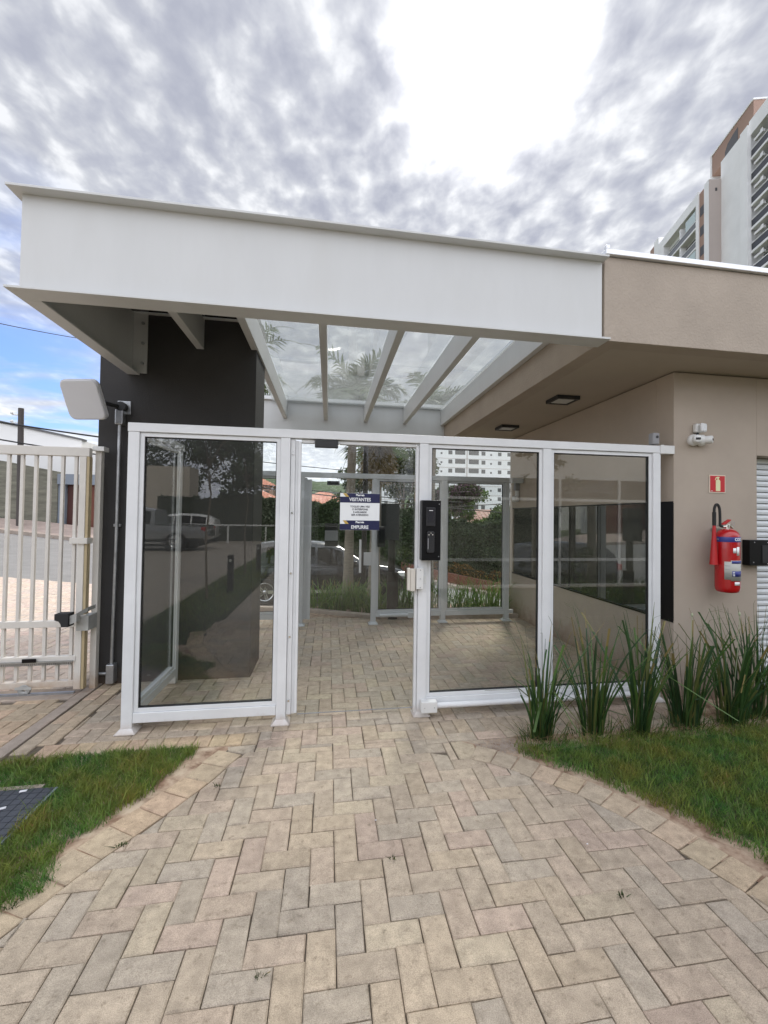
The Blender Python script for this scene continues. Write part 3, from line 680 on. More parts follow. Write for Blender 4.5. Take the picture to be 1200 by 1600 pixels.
# sandy patch crumbs and litter of the bed
g = np.random.default_rng(11); n = 1400
X = g.normal(1.16, .12, n); Y = g.normal(2.79, .055, n)
k2 = (X > .98) & (Y < 2.89); X, Y = X[k2], Y[k2]; n = len(X); s_ = g.uniform(.0015, .005, n)
T = np.array([[1, 0, -.4], [-.5, .87, -.4], [-.5, -.87, -.4], [0, 0, .8]]); Vv = np.stack([X, Y, np.full(n, .0)], 1)[:, None, :]+T[None]*s_[:, None, None]
b0 = np.arange(n)*4; F = np.concatenate([np.stack([b0+a, b0+b, b0+c], 1) for a, b, c in ((0, 1, 3), (1, 2, 3), (2, 0, 3))])
tag(np_mesh('sandy_gravel', Vv.reshape(-1, 3), F, M['conc']), 'sandy crumbs of soil beside the curved edging', 'gravel', kind='stuff')
g = np.random.default_rng(12); n = 500
X = g.uniform(1.25, 3.9, n); Y = g.normal(2.80, .05, n); a = g.uniform(0, 2*pi, n); ln_ = g.uniform(.01, .05, n); w_ = .0018
ux, uy = np.cos(a)*ln_, np.sin(a)*ln_; Z = g.uniform(.002, .03, n); Vv = np.zeros((n, 4, 3)); 
for q, (su, sw) in enumerate(((-1, -1), (1, -1), (1, 1), (-1, 1))): Vv[:, q, 0] = X+ux*su-np.sin(a)*w_*sw; Vv[:, q, 1] = Y+uy*su+np.cos(a)*w_*sw; Vv[:, q, 2] = Z+su*.006
tag(np_mesh('dry_litter', Vv.reshape(-1, 3), np.arange(n*4).reshape(-1, 4), mat('dry_leaf', (.26, .18, .09), .9, trans=.2)), 'dry brown leaf litter around the feet of the spiky plants', 'litter', kind='stuff')
# drain cover
t = empty('drain_cover', (-1.9, 2.3, 0), 'dark blue grey gridded cover plate set in the left lawn', 'cover')
mb = MB()
nx_, ny_ = 21, 16
for i in range(nx_):
    for j in range(ny_):
        x = -2.4+i*.0462; y = 1.955+j*.0456; mb.box((x, y, 0.0), (x+.0425, y+.042, .022))
mb.build('plate', M['plate'], t)
mb = MB(); mb.box((-2.41, 1.945, -.02), (-1.42, 2.69, .016)); mb.build('frame', M['bluegrey'], t)
mb = MB(); mb.box((-2.44, 2.69, -.02), (-1.50, 2.72, .02)); mb.build('rim', M['conc'], t)
mb = MB()
for (x, y, a_) in ((-1.58, 2.52, .4), (-1.62, 2.44, 1.2), (-1.60, 2.27, .3), (-1.57, 2.66, .2)):
    mb.box((-.016, -.008, .023), (.016, .008, .026), Matrix.Translation((x, y, 0)) @ Matrix.Rotation(a_, 4, 'Z'))
for (x, y) in ((-.95, 2.62), (.25, 2.2), (1.2, 1.9)):
    mb.box((x, y, .001), (x+.007, y+.004, .004))
tag(mb.build('paper_scraps', M['silt']), 'small white scraps of paper lying on the dark cover', 'litter', kind='stuff')

# ------------------------------------------------------------------ canopy
YB = 2.825; ZB, ZT = 2.755, 3.33
can = empty('entrance_canopy', (0.1, 2.83, 2.755), 'white steel canopy with glass roof panes over the entrance', 'canopy')
mb = MB()
mb.box((-1.765, YB-.006, ZB+.006), (1.878, YB+.006, ZT-.006))
mb.box((-1.802, YB-.075, ZB-.008), (1.90, YB+.075, ZB+.006)); mb.box((-1.812, YB-.075, ZT-.006), (1.89, YB+.075, ZT+.008))
mb.build('front_beam', M['steel'], can, bevel=.0015)
mb = MB()
mb.box((-1.771, YB+.0065, ZB+.0065), (-1.759, 4.285, ZT-.0065)); mb.box((-1.802, YB+.0755, ZB-.008), (-1.70, 4.285, ZB+.006)); mb.box((-1.812, YB+.0755, ZT-.006), (-1.70, 4.285, ZT+.008))
mb.box((-1.758, 4.272, ZB+.007), (-1.64, 4.284, ZT-.007)); mb.build('side_beam', M['steel'], can, bevel=.0015)
for z in (2.85, 3.03, 3.21):
    mb = MB(); mb.tube([(-1.675, 4.272, z), (-1.675, 4.255, z)], .013, 8); mb.build('bolt', M['galv'], can)
YE = 7.22
for x in (-0.711, -0.075, .571, 1.222):
    mb = MB(); mb.box((x-.0325, YB+.08, 3.05), (x+.0325, YE-.004, 3.30)); mb.build('rafter', M['steel'], can, bevel=.003)
mb = MB(); mb.box((-1.225, YB+.08, 3.02), (-1.16, 4.286, 3.30)); mb.build('rafter', M['steel'], can, bevel=.003)
mb = MB(); mb.box((1.835, YB+.08, 3.05), (1.897, YE-.004, 3.30)); mb.build('rafter', M['steel'], can, bevel=.003)
mb = MB(); mb.box((-1.757, 4.24, 3.30), (-.745, 4.288, 3.335)); mb.build('wall_ledger', M['steel'], can)
mb = MB(); mb.box((-2.6, YE, 2.80), (1.895, YE+.012, 3.40)); mb.box((-2.6, YE-.06, 3.33), (1.83, YE-.001, 3.345)); mb.build('rear_beam', M['taupe'] and M['steel'], can)
xsr = [-0.711, -0.075, .571, 1.222, 1.865]
for i, (a, b) in enumerate(zip(xsr, xsr[1:])):
    for (y0, y1) in ((YB+.09, 5.18), (5.19, YE-.005)):
        mb = MB(); mb.box((a+.004, y0, 3.303), (b-.004, y1, 3.313)); mb.build('roof_pane', GLR, can)
mb = MB(); mb.box((-1.755, YB+.09, 3.303), (-.717, 4.236, 3.313)); mb.build('roof_pane', M['darkglass'], can)['label'] = 'opaque dark roof pane in front of the charcoal wall'
mb = MB(); mb.box((-.9, 4.84, 3.303), (-.717, YE-.005, 3.313)); mb.build('roof_pane', GLR, can)
# charcoal pillar wall
mb = MB(); mb.box((-2.03, 4.29, -.02), (-.695, 4.83, 3.42)); dw = mb.build('pillar_wall', M['dark'], bevel=.004)
tag(dw, 'tall charcoal rendered wall block left of the glass fence', 'wall')

# ------------------------------------------------------------------ gatehouse
gh = empty('gatehouse', (2.87, 3.3, 0), 'taupe rendered gatehouse with flat roof and white roller shutter', 'building')
mb = MB()
mb.box((2.87, 3.30, -.05), (3.69, 3.50, 2.762)); mb.box((3.69, 3.30, 2.08), (7.2, 3.50, 2.762)); mb.box((6.6, 3.30, -.05), (9.5, 3.50, 2.08))
mb.box((2.87, 3.50, -.05), (3.05, 6.72, .66)); mb.box((2.87, 3.50, 1.652), (3.05, 6.72, 2.762)); mb.box((2.87, 6.60, .66), (3.05, 6.72, 1.652)); mb.box((3.05, 6.60, -.05), (9.5, 6.72, 2.762))
mb.build('wall', M['taupe'], gh, bevel=.004)
mb = MB(); mb.box((1.902, YB, 2.768), (9.5, 2.96, 3.372)); mb.box((1.902, 2.96, 2.768), (2.05, 7.3, 3.372)); mb.build('roof_fascia', M['taupe_rough'], gh, bevel=.004)
mb = MB(); mb.box((2.05, 2.96, 2.772), (9.5, 7.3, 2.90)); mb.build('soffit', M['soffit'], gh)
mb = MB(); mb.box((1.895, YB-.03, 3.374), (9.5, 3.05, 3.412)); mb.box((1.895, 3.05, 3.374), (2.10, 7.3, 3.412)); mb.box((1.895, YB-.03, 3.412), (1.925, YB-.0, 3.44)); mb.build('coping', M['alu'], gh, bevel=.003)
mb = MB(); mb.box((2.885, 3.34, .66), (2.895, 6.60, 1.652)); w = mb.build('window', M['darkglass'], gh)
mb = MB()
mb.box((2.862, 3.305, .645), (2.884, 6.60, .66)); mb.box((2.862, 3.305, 1.652), (2.884, 6.60, 1.664)); mb.box((2.878, 4.95, .66), (2.884, 4.965, 1.652)); mb.box((2.862, 3.302, .66), (2.885, 3.56, 1.652))
mb.build('frame', M['black'], w)
# reveal that shows the window's end on the front edge
sh = None
mb = MB(); z = .02; k_ = 0
while z < 2.07:
    mb.prism([(3.455, z), (3.430, z+.004), (3.425, z+.024), (3.430, z+.044), (3.455, z+.048)], 'x', 3.70, 6.6); z += .0515
sh = mb.build('roller_shutter', M['slat'], gh)
mb = MB(); mb.box((3.692, 3.40, .0), (3.702, 3.47, 2.079)); mb.build('guide_rail', M['slat'], sh)
# wall top stone band: ceiling lamps
for (x, y, lb) in ((2.405, 4.285, 'square black ceiling lamp on the soffit, the one nearer the camera'), (2.41, 5.77, 'square black ceiling lamp on the soffit, the one farther back')):
    t = empty('ceiling_lamp', (x, y, 2.77), lb, 'ceiling lamp', 'ceiling lamps on the soffit')
    s_ = .125; mb = MB()
    for (a, b) in (((-s_, -s_), (s_, -s_+.028)), ((-s_, s_-.028), (s_, s_)), ((-s_, -s_+.028), (-s_+.028, s_-.028)), ((s_-.028, -s_+.028), (s_, s_-.028))):
        mb.box((x+a[0], y+a[1], 2.735), (x+b[0], y+b[1], 2.771))
    mb.build('frame', M['matt'], t)
    mb = MB(); mb.box((x-s_+.028, y-s_+.028, 2.742), (x+s_-.028, y+s_-.028, 2.77)); mb.build('diffuser', M['diff'], t)

# ------------------------------------------------------------------ front glass fence
YF = 3.33
fe = empty('glass_fence', (0.7, YF, 0), 'white framed glass fence with door under the canopy front', 'fence')
def post(x0, x1, y0, y1, z1, par, m=M['white'], foot=True, name='post'):
    mb = MB(); mb.box((x0, y0, .008), (x1, y1, z1)); mb.build(name, m, par, bevel=.004)
    if foot:
        mb = MB(); mb.box((x0-.03, y0-.03, 0.002), (x1+.03, y1+.03, .010)); mb.add([(x0-.025, y0-.025, .010), (x1+.025, y0-.025, .010), (x1+.025, y1+.025, .010), (x0-.025, y1+.025, .010), (x0-.003, y0-.003, .035), (x1+.003, y0-.003, .035), (x1+.003, y1+.003, .035), (x0-.003, y1+.003, .035)], [(0, 1, 5, 4), (1, 2, 6, 5), (2, 3, 7, 6), (3, 0, 4, 7), (4, 5, 6, 7)])
        mb.build('base_plate', m, par, bevel=.002)
def pane(x0, x1, z0, z1, y, par, m=M['white'], fw=.028, gl=GL):
    mb = MB(); d = .02
    mb.box((x0, y-d, z0), (x0+fw, y+d, z1)); mb.box((x1-fw, y-d, z0), (x1, y+d, z1)); mb.box((x0+fw, y-d, z0), (x1-fw, y+d, z0+fw)); mb.box((x0+fw, y-d, z1-fw), (x1-fw, y+d, z1))
    fo = mb.build('pane_frame', m, par, bevel=.002)
    mb = MB(); s_ = .005
    for a in (((x0+fw, z0+fw), (x0+fw+s_, z1-fw)), ((x1-fw-s_, z0+fw), (x1-fw, z1-fw)), ((x0+fw+s_, z0+fw), (x1-fw-s_, z0+fw+s_)), ((x0+fw+s_, z1-fw-s_), (x1-fw-s_, z1-fw))):
        mb.box((a[0][0], y-d+.006, a[0][1]), (a[1][0], y+d-.006, a[1][1]))
    mb.build('gasket', M['rubber'], fo)
    mb = MB(); mb.box((x0+fw+s_, y-.004, z0+fw+s_), (x1-fw-s_, y+.004, z1-fw-s_)); mb.build('glass_pane', gl, par)
Y0, Y1 = YF-.035, YF+.035
for (a, b) in ((-1.372, -1.300), (-.352, -.284), (.678, .748), (1.688, 1.758), (2.672, 2.742)): post(a, b, Y0, Y1, 2.065, fe)
mb = MB(); mb.box((-1.375, Y0-.002, 2.066), (2.76, Y1+.002, 2.128)); mb.build('top_rail', M['white'], fe, bevel=.004)
mb = MB(); mb.box((2.761, Y0-.008, 2.062), (2.868, Y0+.06, 2.132)); mb.box((2.735, Y0-.012, 2.06), (2.765, Y1+.01, 2.135)); mb.build('end_bracket', M['wplast'], fe, bevel=.003)
for (a, b) in ((-1.299, -.353), (.749, 1.687), (1.759, 2.671)):
    mb = MB(); mb.box((a, Y0+.003, .068), (b, Y1-.003, .135)); mb.build('bottom_rail', M['white'], fe, bevel=.003)
    pane(a, b, .136, 2.064, YF, fe)
# door jamb with screws
mb = MB(); mb.box((-.282, YF-.015, .06), (-.250, YF+.05, 2.06)); mb.box((-.249, YF-.005, .06), (-.228, YF+.045, 2.05)); mb.box((-.227, YF-.02, .07), (-.208, YF+.03, 2.045)); jb = mb.build('door_jamb', M['white'], fe, bevel=.002)
for z in (.16, .62, 1.08, 1.52, 1.95):
    mb = MB(); mb.tube([(-.266, YF-.016, z), (-.266, YF-.021, z)], .007, 10); mb.build('screw', M['chrome'], jb)
mb = MB(); mb.box((.655, YF-.012, .02), (.676, YF+.03, 2.05)); mb.build('door_jamb', M['white'], fe, bevel=.002)
mb = MB(); mb.box((-.206, YF-.01, 2.038), (.654, YF+.03, 2.062)); mb.build('door_head', M['white'], fe, bevel=.002)
mb = MB(); mb.box((-.204, YF+.002, .055), (.652, YF+.012, 2.034)); door = mb.build('glass_door', GLD, fe)
mb = MB(); mb.box((-.204, YF+.003, .050), (.652, YF+.011, .0545)); mb.build('bottom_seal', M['greyp'], door)
mb = MB(); mb.box((-.11, YF-.04, 2.005), (.06, YF-.001, 2.062)); mb.build('door_closer', M['matt'], fe, bevel=.004)
mb = MB(); mb.tube([(.80, Y0-.028, .085), (2.62, Y0-.028, .085)], .022, 14); mb.build('bottom_tube', M['white'], fe)
mb = MB(); mb.box((.700, Y0-.066, .045), (.822, Y0-.002, .128)); bx_ = mb.build('tube_box', M['wplast'], fe, bevel=.006)
for (x, z) in ((.725, .085), (.80, .085)):
    mb = MB(); mb.tube([(x, Y0-.066, z), (x, Y0-.068, z)], .004, 8); mb.build('screw', M['galv'], bx_)
# side return to the charcoal wall
mb = MB(); xr = -1.337
mb.box((xr-.03, 4.185, .008), (xr+.03, 4.25, 2.064)); mb.build('post', M['white'], fe, bevel=.003)
mb = MB(); mb.box((xr-.033, Y1+.003, 2.066), (xr+.033, 4.285, 2.128)); mb.build('top_rail', M['white'], fe, bevel=.003)
mb = MB(); mb.box((xr-.03, Y1+.001, .075), (xr+.03, 4.184, .14)); mb.build('bottom_rail', M['white'], fe, bevel=.003)
mb = MB(); fw = .028; a, b = Y1+.002, 4.183
mb.box((xr-.02, a, .141), (xr+.02, a+fw, 2.064)); mb.box((xr-.02, b-fw, .141), (xr+.02, b, 2.064)); mb.box((xr-.02, a+fw, .141), (xr+.02, b-fw, .141+fw)); mb.box((xr-.02, a+fw, 2.064-fw), (xr+.02, b-fw, 2.064)); mb.build('pane_frame', M['white'], fe, bevel=.002)
mb = MB(); mb.box((xr-.004, a+fw+.001, .17), (xr+.004, b-fw-.001, 2.035)); mb.build('glass_pane', GL, fe)
mb = MB(); s_ = .006
mb.box((xr-.012, a+fw, .17), (xr+.012, a+fw+s_, 2.035)); mb.box((xr-.012, b-fw-s_, .17), (xr+.012, b-fw, 2.035)); mb.build('gasket', M['rubber'], fe)

# notice sign on the door
sg = empty('notice_sign', (.228, YF-.01, 1.535), 'white and navy visitors notice stuck on the glass door', 'sign')
X0, X1, Z0, Z1 = .082, .378, 1.398, 1.674; ys_ = YF-.004
mb = MB(); mb.box((X0, ys_, Z0), (X1, ys_+.004, Z1)); mb.build('board', M['paper'], sg)
mb = MB(); mb.box((X0, ys_-.001, 1.603), (X1, ys_-.0002, Z1-.001)); mb.box((X0, ys_-.001, Z0+.001), (X1, ys_-.0002, 1.470)); mb.build('navy_band', M['navy'], sg)
mb = MB()
for zt in (Z1-.001, 1.470):
    mb = MB(); mb.prism([(X0, zt-.026), (X0+.058, zt-.026), (X0+.028, zt), (X0, zt)], 'y', ys_-.0018, ys_-.0011); mb.build('white_flash', M['paper'], sg)
mb = MB()
for zt in (Z1-.001, 1.470):
    mb = MB(); mb.prism([(X0+.040, zt-.026), (X0+.066, zt-.026), (X0+.044, zt), (X0+.020, zt)], 'y', ys_-.0026, ys_-.0019); mb.build('gold_flash', M['gold'], sg)
cxs = (X0+X1)/2
for (s, z, sz, m_, w_, bd) in (('VISITANTES', 1.626, .036, M['paper'], .86, .0009), ('EMPURRE', 1.419, .036, M['paper'], .86, .0009), ('Pharreis', 1.660, .020, M['paper'], .95, .0008), ('Pharreis', 1.457, .020, M['paper'], .95, .0008),
                       ('TOQUE UMA VEZ', 1.574, .0185, M['ink'], 1.0, .0003), ('O INTERFONE', 1.553, .0185, M['ink'], 1.0, .0003), ('E AGUARDE', 1.532, .0185, M['ink'], 1.0, .0003), ('SER ATENDIDO', 1.511, .0185, M['ink'], 1.0, .0003)):
    text('lettering', s, sz, m_, face_mt((cxs, ys_-.0016, z)), sg, sx_=w_, bold=bd)

# intercom box
t = empty('intercom_box', (.75, Y0, 1.4), 'tall black box with card reader and intercom on the door post', 'intercom')
bx0, bx1, bz0, bz1 = .683, .826, 1.180, 1.628; yb0, yb1 = Y0-.09, Y0-.003
mb = MB(); mb.box((bx0, yb0, bz0), (bx1, yb1, bz1)); mb.build('housing', M['black'], t, bevel=.004)
mb = MB(); mb.box((.712, yb0-.010, 1.435), (.782, yb0-.0005, 1.575)); rd_ = mb.build('card_reader', M['dgrey'], t, bevel=.006)
mb = MB(); mb.box((.722, yb0-.0125, 1.465), (.772, yb0-.0103, 1.565)); mb.build('screen', M['lens'], rd_)
mb = MB(); mb.box((.733, yb0-.0132, 1.549), (.761, yb0-.0126, 1.554)); mb.build('maker_mark', M['wplast'], rd_)
mb = MB()
mb.prism([(.718+.0, 1.25), (.726, 1.238), (.768, 1.238), (.776, 1.25), (.776, 1.385), (.768, 1.398), (.726, 1.398), (.718, 1.385)], 'y', yb0-.016, yb0-.0005); ic = mb.build('intercom', M['dgrey'], t, bevel=.003)
mb = MB(); mb.box((.724, yb0-.019, 1.265), (.729, yb0-.0163, 1.345)); mb.build('light_strip', M['greyp'], ic)
mb = MB()
for x in (.732, .760): mb.tube([(x, yb0-.0163, 1.372), (x, yb0-.019, 1.372)], .005, 10)
mb.tube([(.746, yb0-.0163, 1.385), (.746, yb0-.020, 1.385)], .004, 10); mb.build('camera_eyes', M['chrome'], ic)
for z in (1.60, 1.21): mb = MB(); mb.tube([(.812, yb0-.0002, z), (.812, yb0-.002, z)], .004, 8); mb.build('screw', M['greyp'], t)
# electric lock
t = empty('electric_lock', (.63, Y0, 1.04), 'white three part magnetic lock below the black intercom box', 'lock')
mb = MB(); mb.box((.655, Y0-.05, .962), (.708, Y0-.003, 1.118)); b_ = mb.build('lock_body', M['wplast'], t, bevel=.003)
for z in (.975, 1.04, 1.105):
    mb = MB(); mb.tube([(.683, Y0-.0502, z), (.683, Y0-.053, z)], .004, 8); mb.build('screw', M['galv'], b_)
mb = MB(); mb.box((.612, Y0-.03, .945), (.650, Y0+.0, 1.112)); mb.box((.588, Y0-.036, .952), (.610, Y0-.004, 1.118)); mb.build('strike_plate', mat('cream_plastic', (.66, .62, .55), .4), t, bevel=.003)
mb = MB(); mb.box((.712, Y0-.0045, 1.0), (.738, Y0-.0035+.0025, 1.055)); mb.build('switch_plate', M['wplast'], t, bevel=.001)
# junction box on top of the fence
t = empty('alarm_siren', (2.70, YF, 2.13), 'small grey box standing on the right end of the fence rail', 'siren')
mb = MB(); mb.box((2.662, Y0-.01, 2.137), (2.725, Y0+.05, 2.235)); mb.build('body', M['greyp'], t, bevel=.01)
mb = MB(); mb.tube([(2.70, Y0-.0102, 2.20), (2.70, Y0-.013, 2.20)], .012, 12); mb.build('lens', M['dgrey'], t)

# ------------------------------------------------------------------ rear glass fence
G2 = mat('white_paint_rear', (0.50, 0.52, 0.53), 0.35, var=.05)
YR = 6.2
rf = empty('glass_fence', (1.1, YR, 0), 'grey white framed glass fence at the far end of the passage', 'fence')
r0, r1 = YR-.035, YR+.035
for (a, b) in ((-.40, -.33), (.60, .67), (1.60, 1.67), (2.56, 2.63)): post(a, b, r0, r1, 2.03, rf, G2)
mb = MB(); mb.box((-1.68, r0-.002, 2.031), (2.84, r1+.002, 2.10)); mb.build('top_rail', G2, rf, bevel=.003)
for (a, b) in ((.671, 1.599), (1.671, 2.559)):
    mb = MB(); mb.box((a, r0, .10), (b, r1, .17)); mb.build('bottom_rail', G2, rf, bevel=.003); pane(a, b, .171, 2.03, YR, rf, G2, gl=GLD)
mb = MB(); mb.box((2.631, r0+.01, .11), (2.70, r1-.01, .16)); mb.build('bottom_rail', G2, rf)
mb = MB(); mb.box((-.329, YR-.02, .09), (-.30, YR+.06, 2.02)); mb.box((-.30, YR-.01, .09), (-.27, YR+.05, 2.0)); mb.box((-.27, YR-.03, .09), (-.235, YR+.03, 2.0)); mb.build('door_jamb', G2, rf, bevel=.002)
mb = MB(); mb.box((-.233, YR+.002, .06), (.597, YR+.012, 2.01)); d2 = mb.build('glass_door', GLD, rf)
mb = MB(); mb.tube([(.44, YR-.045, .72), (.44, YR-.045, 1.18)], .016, 12); mb.tube([(.44, YR-.045, .78), (.44, YR+.0, .78)], .01, 8); mb.tube([(.44, YR-.045, 1.12), (.44, YR+.0, 1.12)], .01, 8); mb.build('handle', M['white'], d2)
mb = MB(); mb.box((.49, YR-.03, .82), (.598, YR-.002, 1.0)); mb.build('lock', G2, d2, bevel=.003)
mb = MB(); mb.box((-.03, YR-.05, 1.93), (.14, YR-.003, 1.985)); mb.build('door_closer', M['dgrey'], rf)
mb = MB(); mb.tube([(.72, r0-.02, .125), (1.30, r0-.02, .125)], .026, 12); mb.box((1.12, r0-.05, .09), (1.30, r0-.0, .16)); mb.build('bottom_tube', G2, rf)
pane(-1.55, -.401, .171, 2.03, YR, rf, G2, gl=GLD); mb = MB(); mb.box((-1.55, r0, .10), (-.401, r1, .17)); mb.build('bottom_rail', G2, rf)
t = empty('face_reader', (.66, YR, 1.3), 'dark access terminal mounted on the far fence post', 'access reader')
mb = MB(); mb.box((.675, r0-.08, 1.08), (.78, r0-.002, 1.36)); mb.build('housing', M['dgrey'], t, bevel=.004)
mb = MB(); mb.box((.685, r0-.083, 1.13), (.77, r0-.0805, 1.33)); mb.build('screen', M['lens'], t)
t = empty('poster', (-.02, YR, 1.28), 'small grey poster behind the far glass door', 'poster')
mb = MB(); mb.box((-.05, YR+.016, 1.08), (.13, YR+.02, 1.40)); mb.build('sheet', M['dgrey'], t)
mb = MB(); mb.box((-.05, YR+.0125, 1.16), (.13, YR+.0155, 1.30)); mb.build('white_panel', M['greyp'], t)
# dark post with sleeve
t = empty('totem_post', (.95, 6.5, 0), 'dark brown post with thicker lower sleeve behind the far fence', 'post')
mb = MB(); mb.tube([(.95, 6.5, -.03), (.95, 6.5, .04), (.95, 6.5, .68)], [.10, .085, .085], 18); mb.build('sleeve', M['darkpost'], t)
mb = MB(); mb.tube([(.93, 6.5, .681), (.93, 6.5, 1.16)], .055, 16); mb.build('post', M['darkpost'], t)
mb = MB(); mb.box((.76, 6.42, 1.16), (1.03, 6.55, 1.70)); mb.build('head_box', M['dgrey'], t, bevel=.01)
# wall camera at the far corner
t = empty('security_camera', (2.80, 6.35, 1.9), 'white security camera at the far end of the side wall', 'camera')
mb = MB(); mb.box((2.80, 6.35, 1.93), (2.868, 6.42, 2.06)); mb.build('bracket_box', M['greyp'], t, bevel=.005)
mb = MB(); mb.tube([(2.84, 6.38, 1.925), (2.84, 6.38, 1.84)], .03, 14); mb.lathe([(.0, -.05), (.045, -.04), (.055, 0), (.045, .04), (0, .05)], 16, Matrix.Translation((2.81, 6.37, 1.80))); mb.build('dome', M['wplast'], t)

# ------------------------------------------------------------------ wall objects on the gatehouse
YW = 3.30
t = empty('wall_sensor', (3.1, YW, 2.27), 'white square motion sensor above the two wall cameras', 'sensor')
mb = MB(); mb.box((3.045, YW-.045, 2.25), (3.115, YW-.002, 2.325)); mb.build('base', M['wplast'], t, bevel=.012)
mb = MB(); mb.box((-.036, -.03, -.037), (.036, .0, .037), Matrix.Translation((3.085, YW-.055, 2.285)) @ Matrix.Rotation(R_(18), 4, 'Z')); mb.build('cover', M['white'], t, bevel=.014)
mb = MB(); mb.tube([(3.07, YW-.03, 2.247), (3.07, YW-.03, 2.232)], .01, 8); mb.build('swivel', M['dgrey'], t)
for (x, ang, lb) in ((3.035, -25, 'white round wall camera facing left under the sensor'), (3.115, 35, 'white round wall camera facing right under the sensor')):
    t = empty('security_camera', (x, YW, 2.19), lb, 'camera', 'wall cameras under the sensor')
    mt = Matrix.Translation((x, YW-.03, 2.185)) @ Matrix.Rotation(R_(ang), 4, 'Z') @ Matrix.Rotation(R_(90), 4, 'X')
    mb = MB(); mb.lathe([(0, -.028), (.046, -.028), (.05, -.01), (.044, .016), (.02, .03), (0, .032)], 20, mt); mb.build('base', M['wplast'], t)
    mb = MB(); mb.lathe([(.031, .0), (.034, .03), (.032, .062), (.028, .066), (0, .066)], 18, mt @ Matrix.Translation((.008 if ang < 0 else .0, .0, .01))); hd = mb.build('head', M['wplast'], t)
    mb = MB(); mb.box((-.018, -.010, .0762), (.018, .008, .079), mt @ Matrix.Translation((.008 if ang < 0 else .0, 0, 0))); mb.build('lens', M['lens'], hd)
# fire sign
t = empty('fire_sign', (3.29, YW, 1.815), 'small red square sign with pale extinguisher picture above the extinguisher', 'sign')
sx0, sx1, sz0, sz1 = 3.208, 3.366, 1.745, 1.897
mb = MB(); mb.box((sx0, YW-.006, sz0), (sx1, YW-.002, sz1)); mb.build('border', mat('sign_border', (.70, .62, .50), .5), t)
mb = MB(); mb.box((sx0+.007, YW-.0075, sz0+.007), (sx1-.007, YW-.0062, sz1-.007)); mb.build('red_field', M['signred'], t)
cxp = (sx0+sx1)/2+.004; mb = MB(); yp0, yp1 = YW-.009, YW-.0077
mb.prism([(cxp-.020, sz0+.014), (cxp+.020, sz0+.014), (cxp+.022, sz0+.018), (cxp+.022, sz0+.100), (cxp+.014, sz0+.112), (cxp-.014, sz0+.112), (cxp-.022, sz0+.100), (cxp-.022, sz0+.018)], 'y', yp0, yp1)
mb.prism([(cxp-.007, sz0+.1125), (cxp+.008, sz0+.1125), (cxp+.008, sz0+.128), (cxp-.007, sz0+.128)], 'y', yp0, yp1)
mb.prism([(cxp-.032, sz0+.108), (cxp-.026, sz0+.106), (cxp-.018, sz0+.122), (cxp-.0075, sz0+.127), (cxp-.0075, sz0+.136), (cxp-.022, sz0+.132)], 'y', yp0, yp1)
mb.prism([(cxp-.007, sz0+.1285), (cxp+.014, sz0+.1285), (cxp+.016, sz0+.136), (cxp-.007, sz0+.138)], 'y', yp0, yp1)
mb.build('pictogram', M['glow'], t)
mb = MB(); mb.box((sx0+.012, YW-.0085, sz0+.013), (sx0+.03, YW-.0077, sz0+.017)); mb.build('small_print', M['paper'], t)
# fire extinguisher
YX = 3.165; px_, rad = 3.250, .089
t = empty('fire_extinguisher', (px_, YX, .92), 'red fire extinguisher with black hose and red horn hanging on the wall', 'fire extinguisher')
zb = .918; zs = 1.395
mtc = Matrix.Translation((px_, YX, 0))
mb = MB(); prof = [(0, zb), (.055, zb), (.078, zb+.006), (rad-.004, zb+.022), (rad, zb+.045), (rad, zs-.02)]
for a in range(1, 9):
    a_ = a/8*pi/2*.92; prof.append((rad*cos(a_), zs-.02+.068*sin(a_)))
prof += [(.0, zs+.05)]
mb.lathe(prof, 48, mtc); mb.build('cylinder', M['red'], t)
mb = MB(); mb.lathe([(rad+.0008, zs-.062), (rad+.0012, zs-.061), (rad+.0012, zs-.022), (rad+.0008, zs-.021)], 48, mtc); mb.build('blue_band', M['blue'], t)
def lab(name, a0, a1, z0, z1, m, e=.0016):
    mb = MB(); mb.lathe([(rad+.0005, z0), (rad+e, z0), (rad+e, z1), (rad+.0005, z1)], 14, mtc, a0, a1); return mb.build(name, m, t)
A = lambda d: R_(-90-45+d)     # 0 faces the camera side (-y); positive turns to the right
lab('back_label', A(-13), A(50), 1.03, 1.175, M['silver']); lab('front_label', A(14), A(80), 1.02, 1.185, M['silver'], .0022)
lab('blue_label', A(18), A(78), 1.160, 1.182, M['blue'], .0028); lab('blue_label', A(20), A(76), 1.055, 1.10, M['blue'], .0028)
lab('white_label', A(25), A(40), 1.245, 1.285, M['paper']); lab('white_label', A(43), A(60), 1.225, 1.295, M['paper']); lab('white_label', A(32), A(62), .985, 1.012, M['paper'])
for q in range(3): lab('white_label', A(23), A(32), 1.060+q*.0135, 1.067+q*.0135, M['paper'], .0034)
for q in range(4): lab('grey_line', A(-10), A(11), 1.05+q*.03, 1.053+q*.03, M['greyp'], .0022)
def wrapf(ang0):
    def w_(c):
        a = R_(-90+ang0)+c.x/rad; r = rad+.002+c.z
        return Vector((px_+r*cos(a), YX+r*sin(a), c.y))
    return w_
text('lettering', 'CO2', .032, M['paper'], None, t, wrap=lambda c: wrapf(8)(Vector((c.x, c.y+zs-.041, c.z))), bold=.001)
lab('faint_mark', A(-58), A(-38), zs-.044, zs-.038, M['silver'], .0022)
zv = zs+.048
mb = MB(); mb.tube([(px_, YX, zv-.01), (px_, YX, zv+.032)], .017, 14); mb.tube([(px_-.045, YX, zv+.014), (px_+.005, YX, zv+.014)], .011, 10); mb.build('valve', M['chrome'], t)
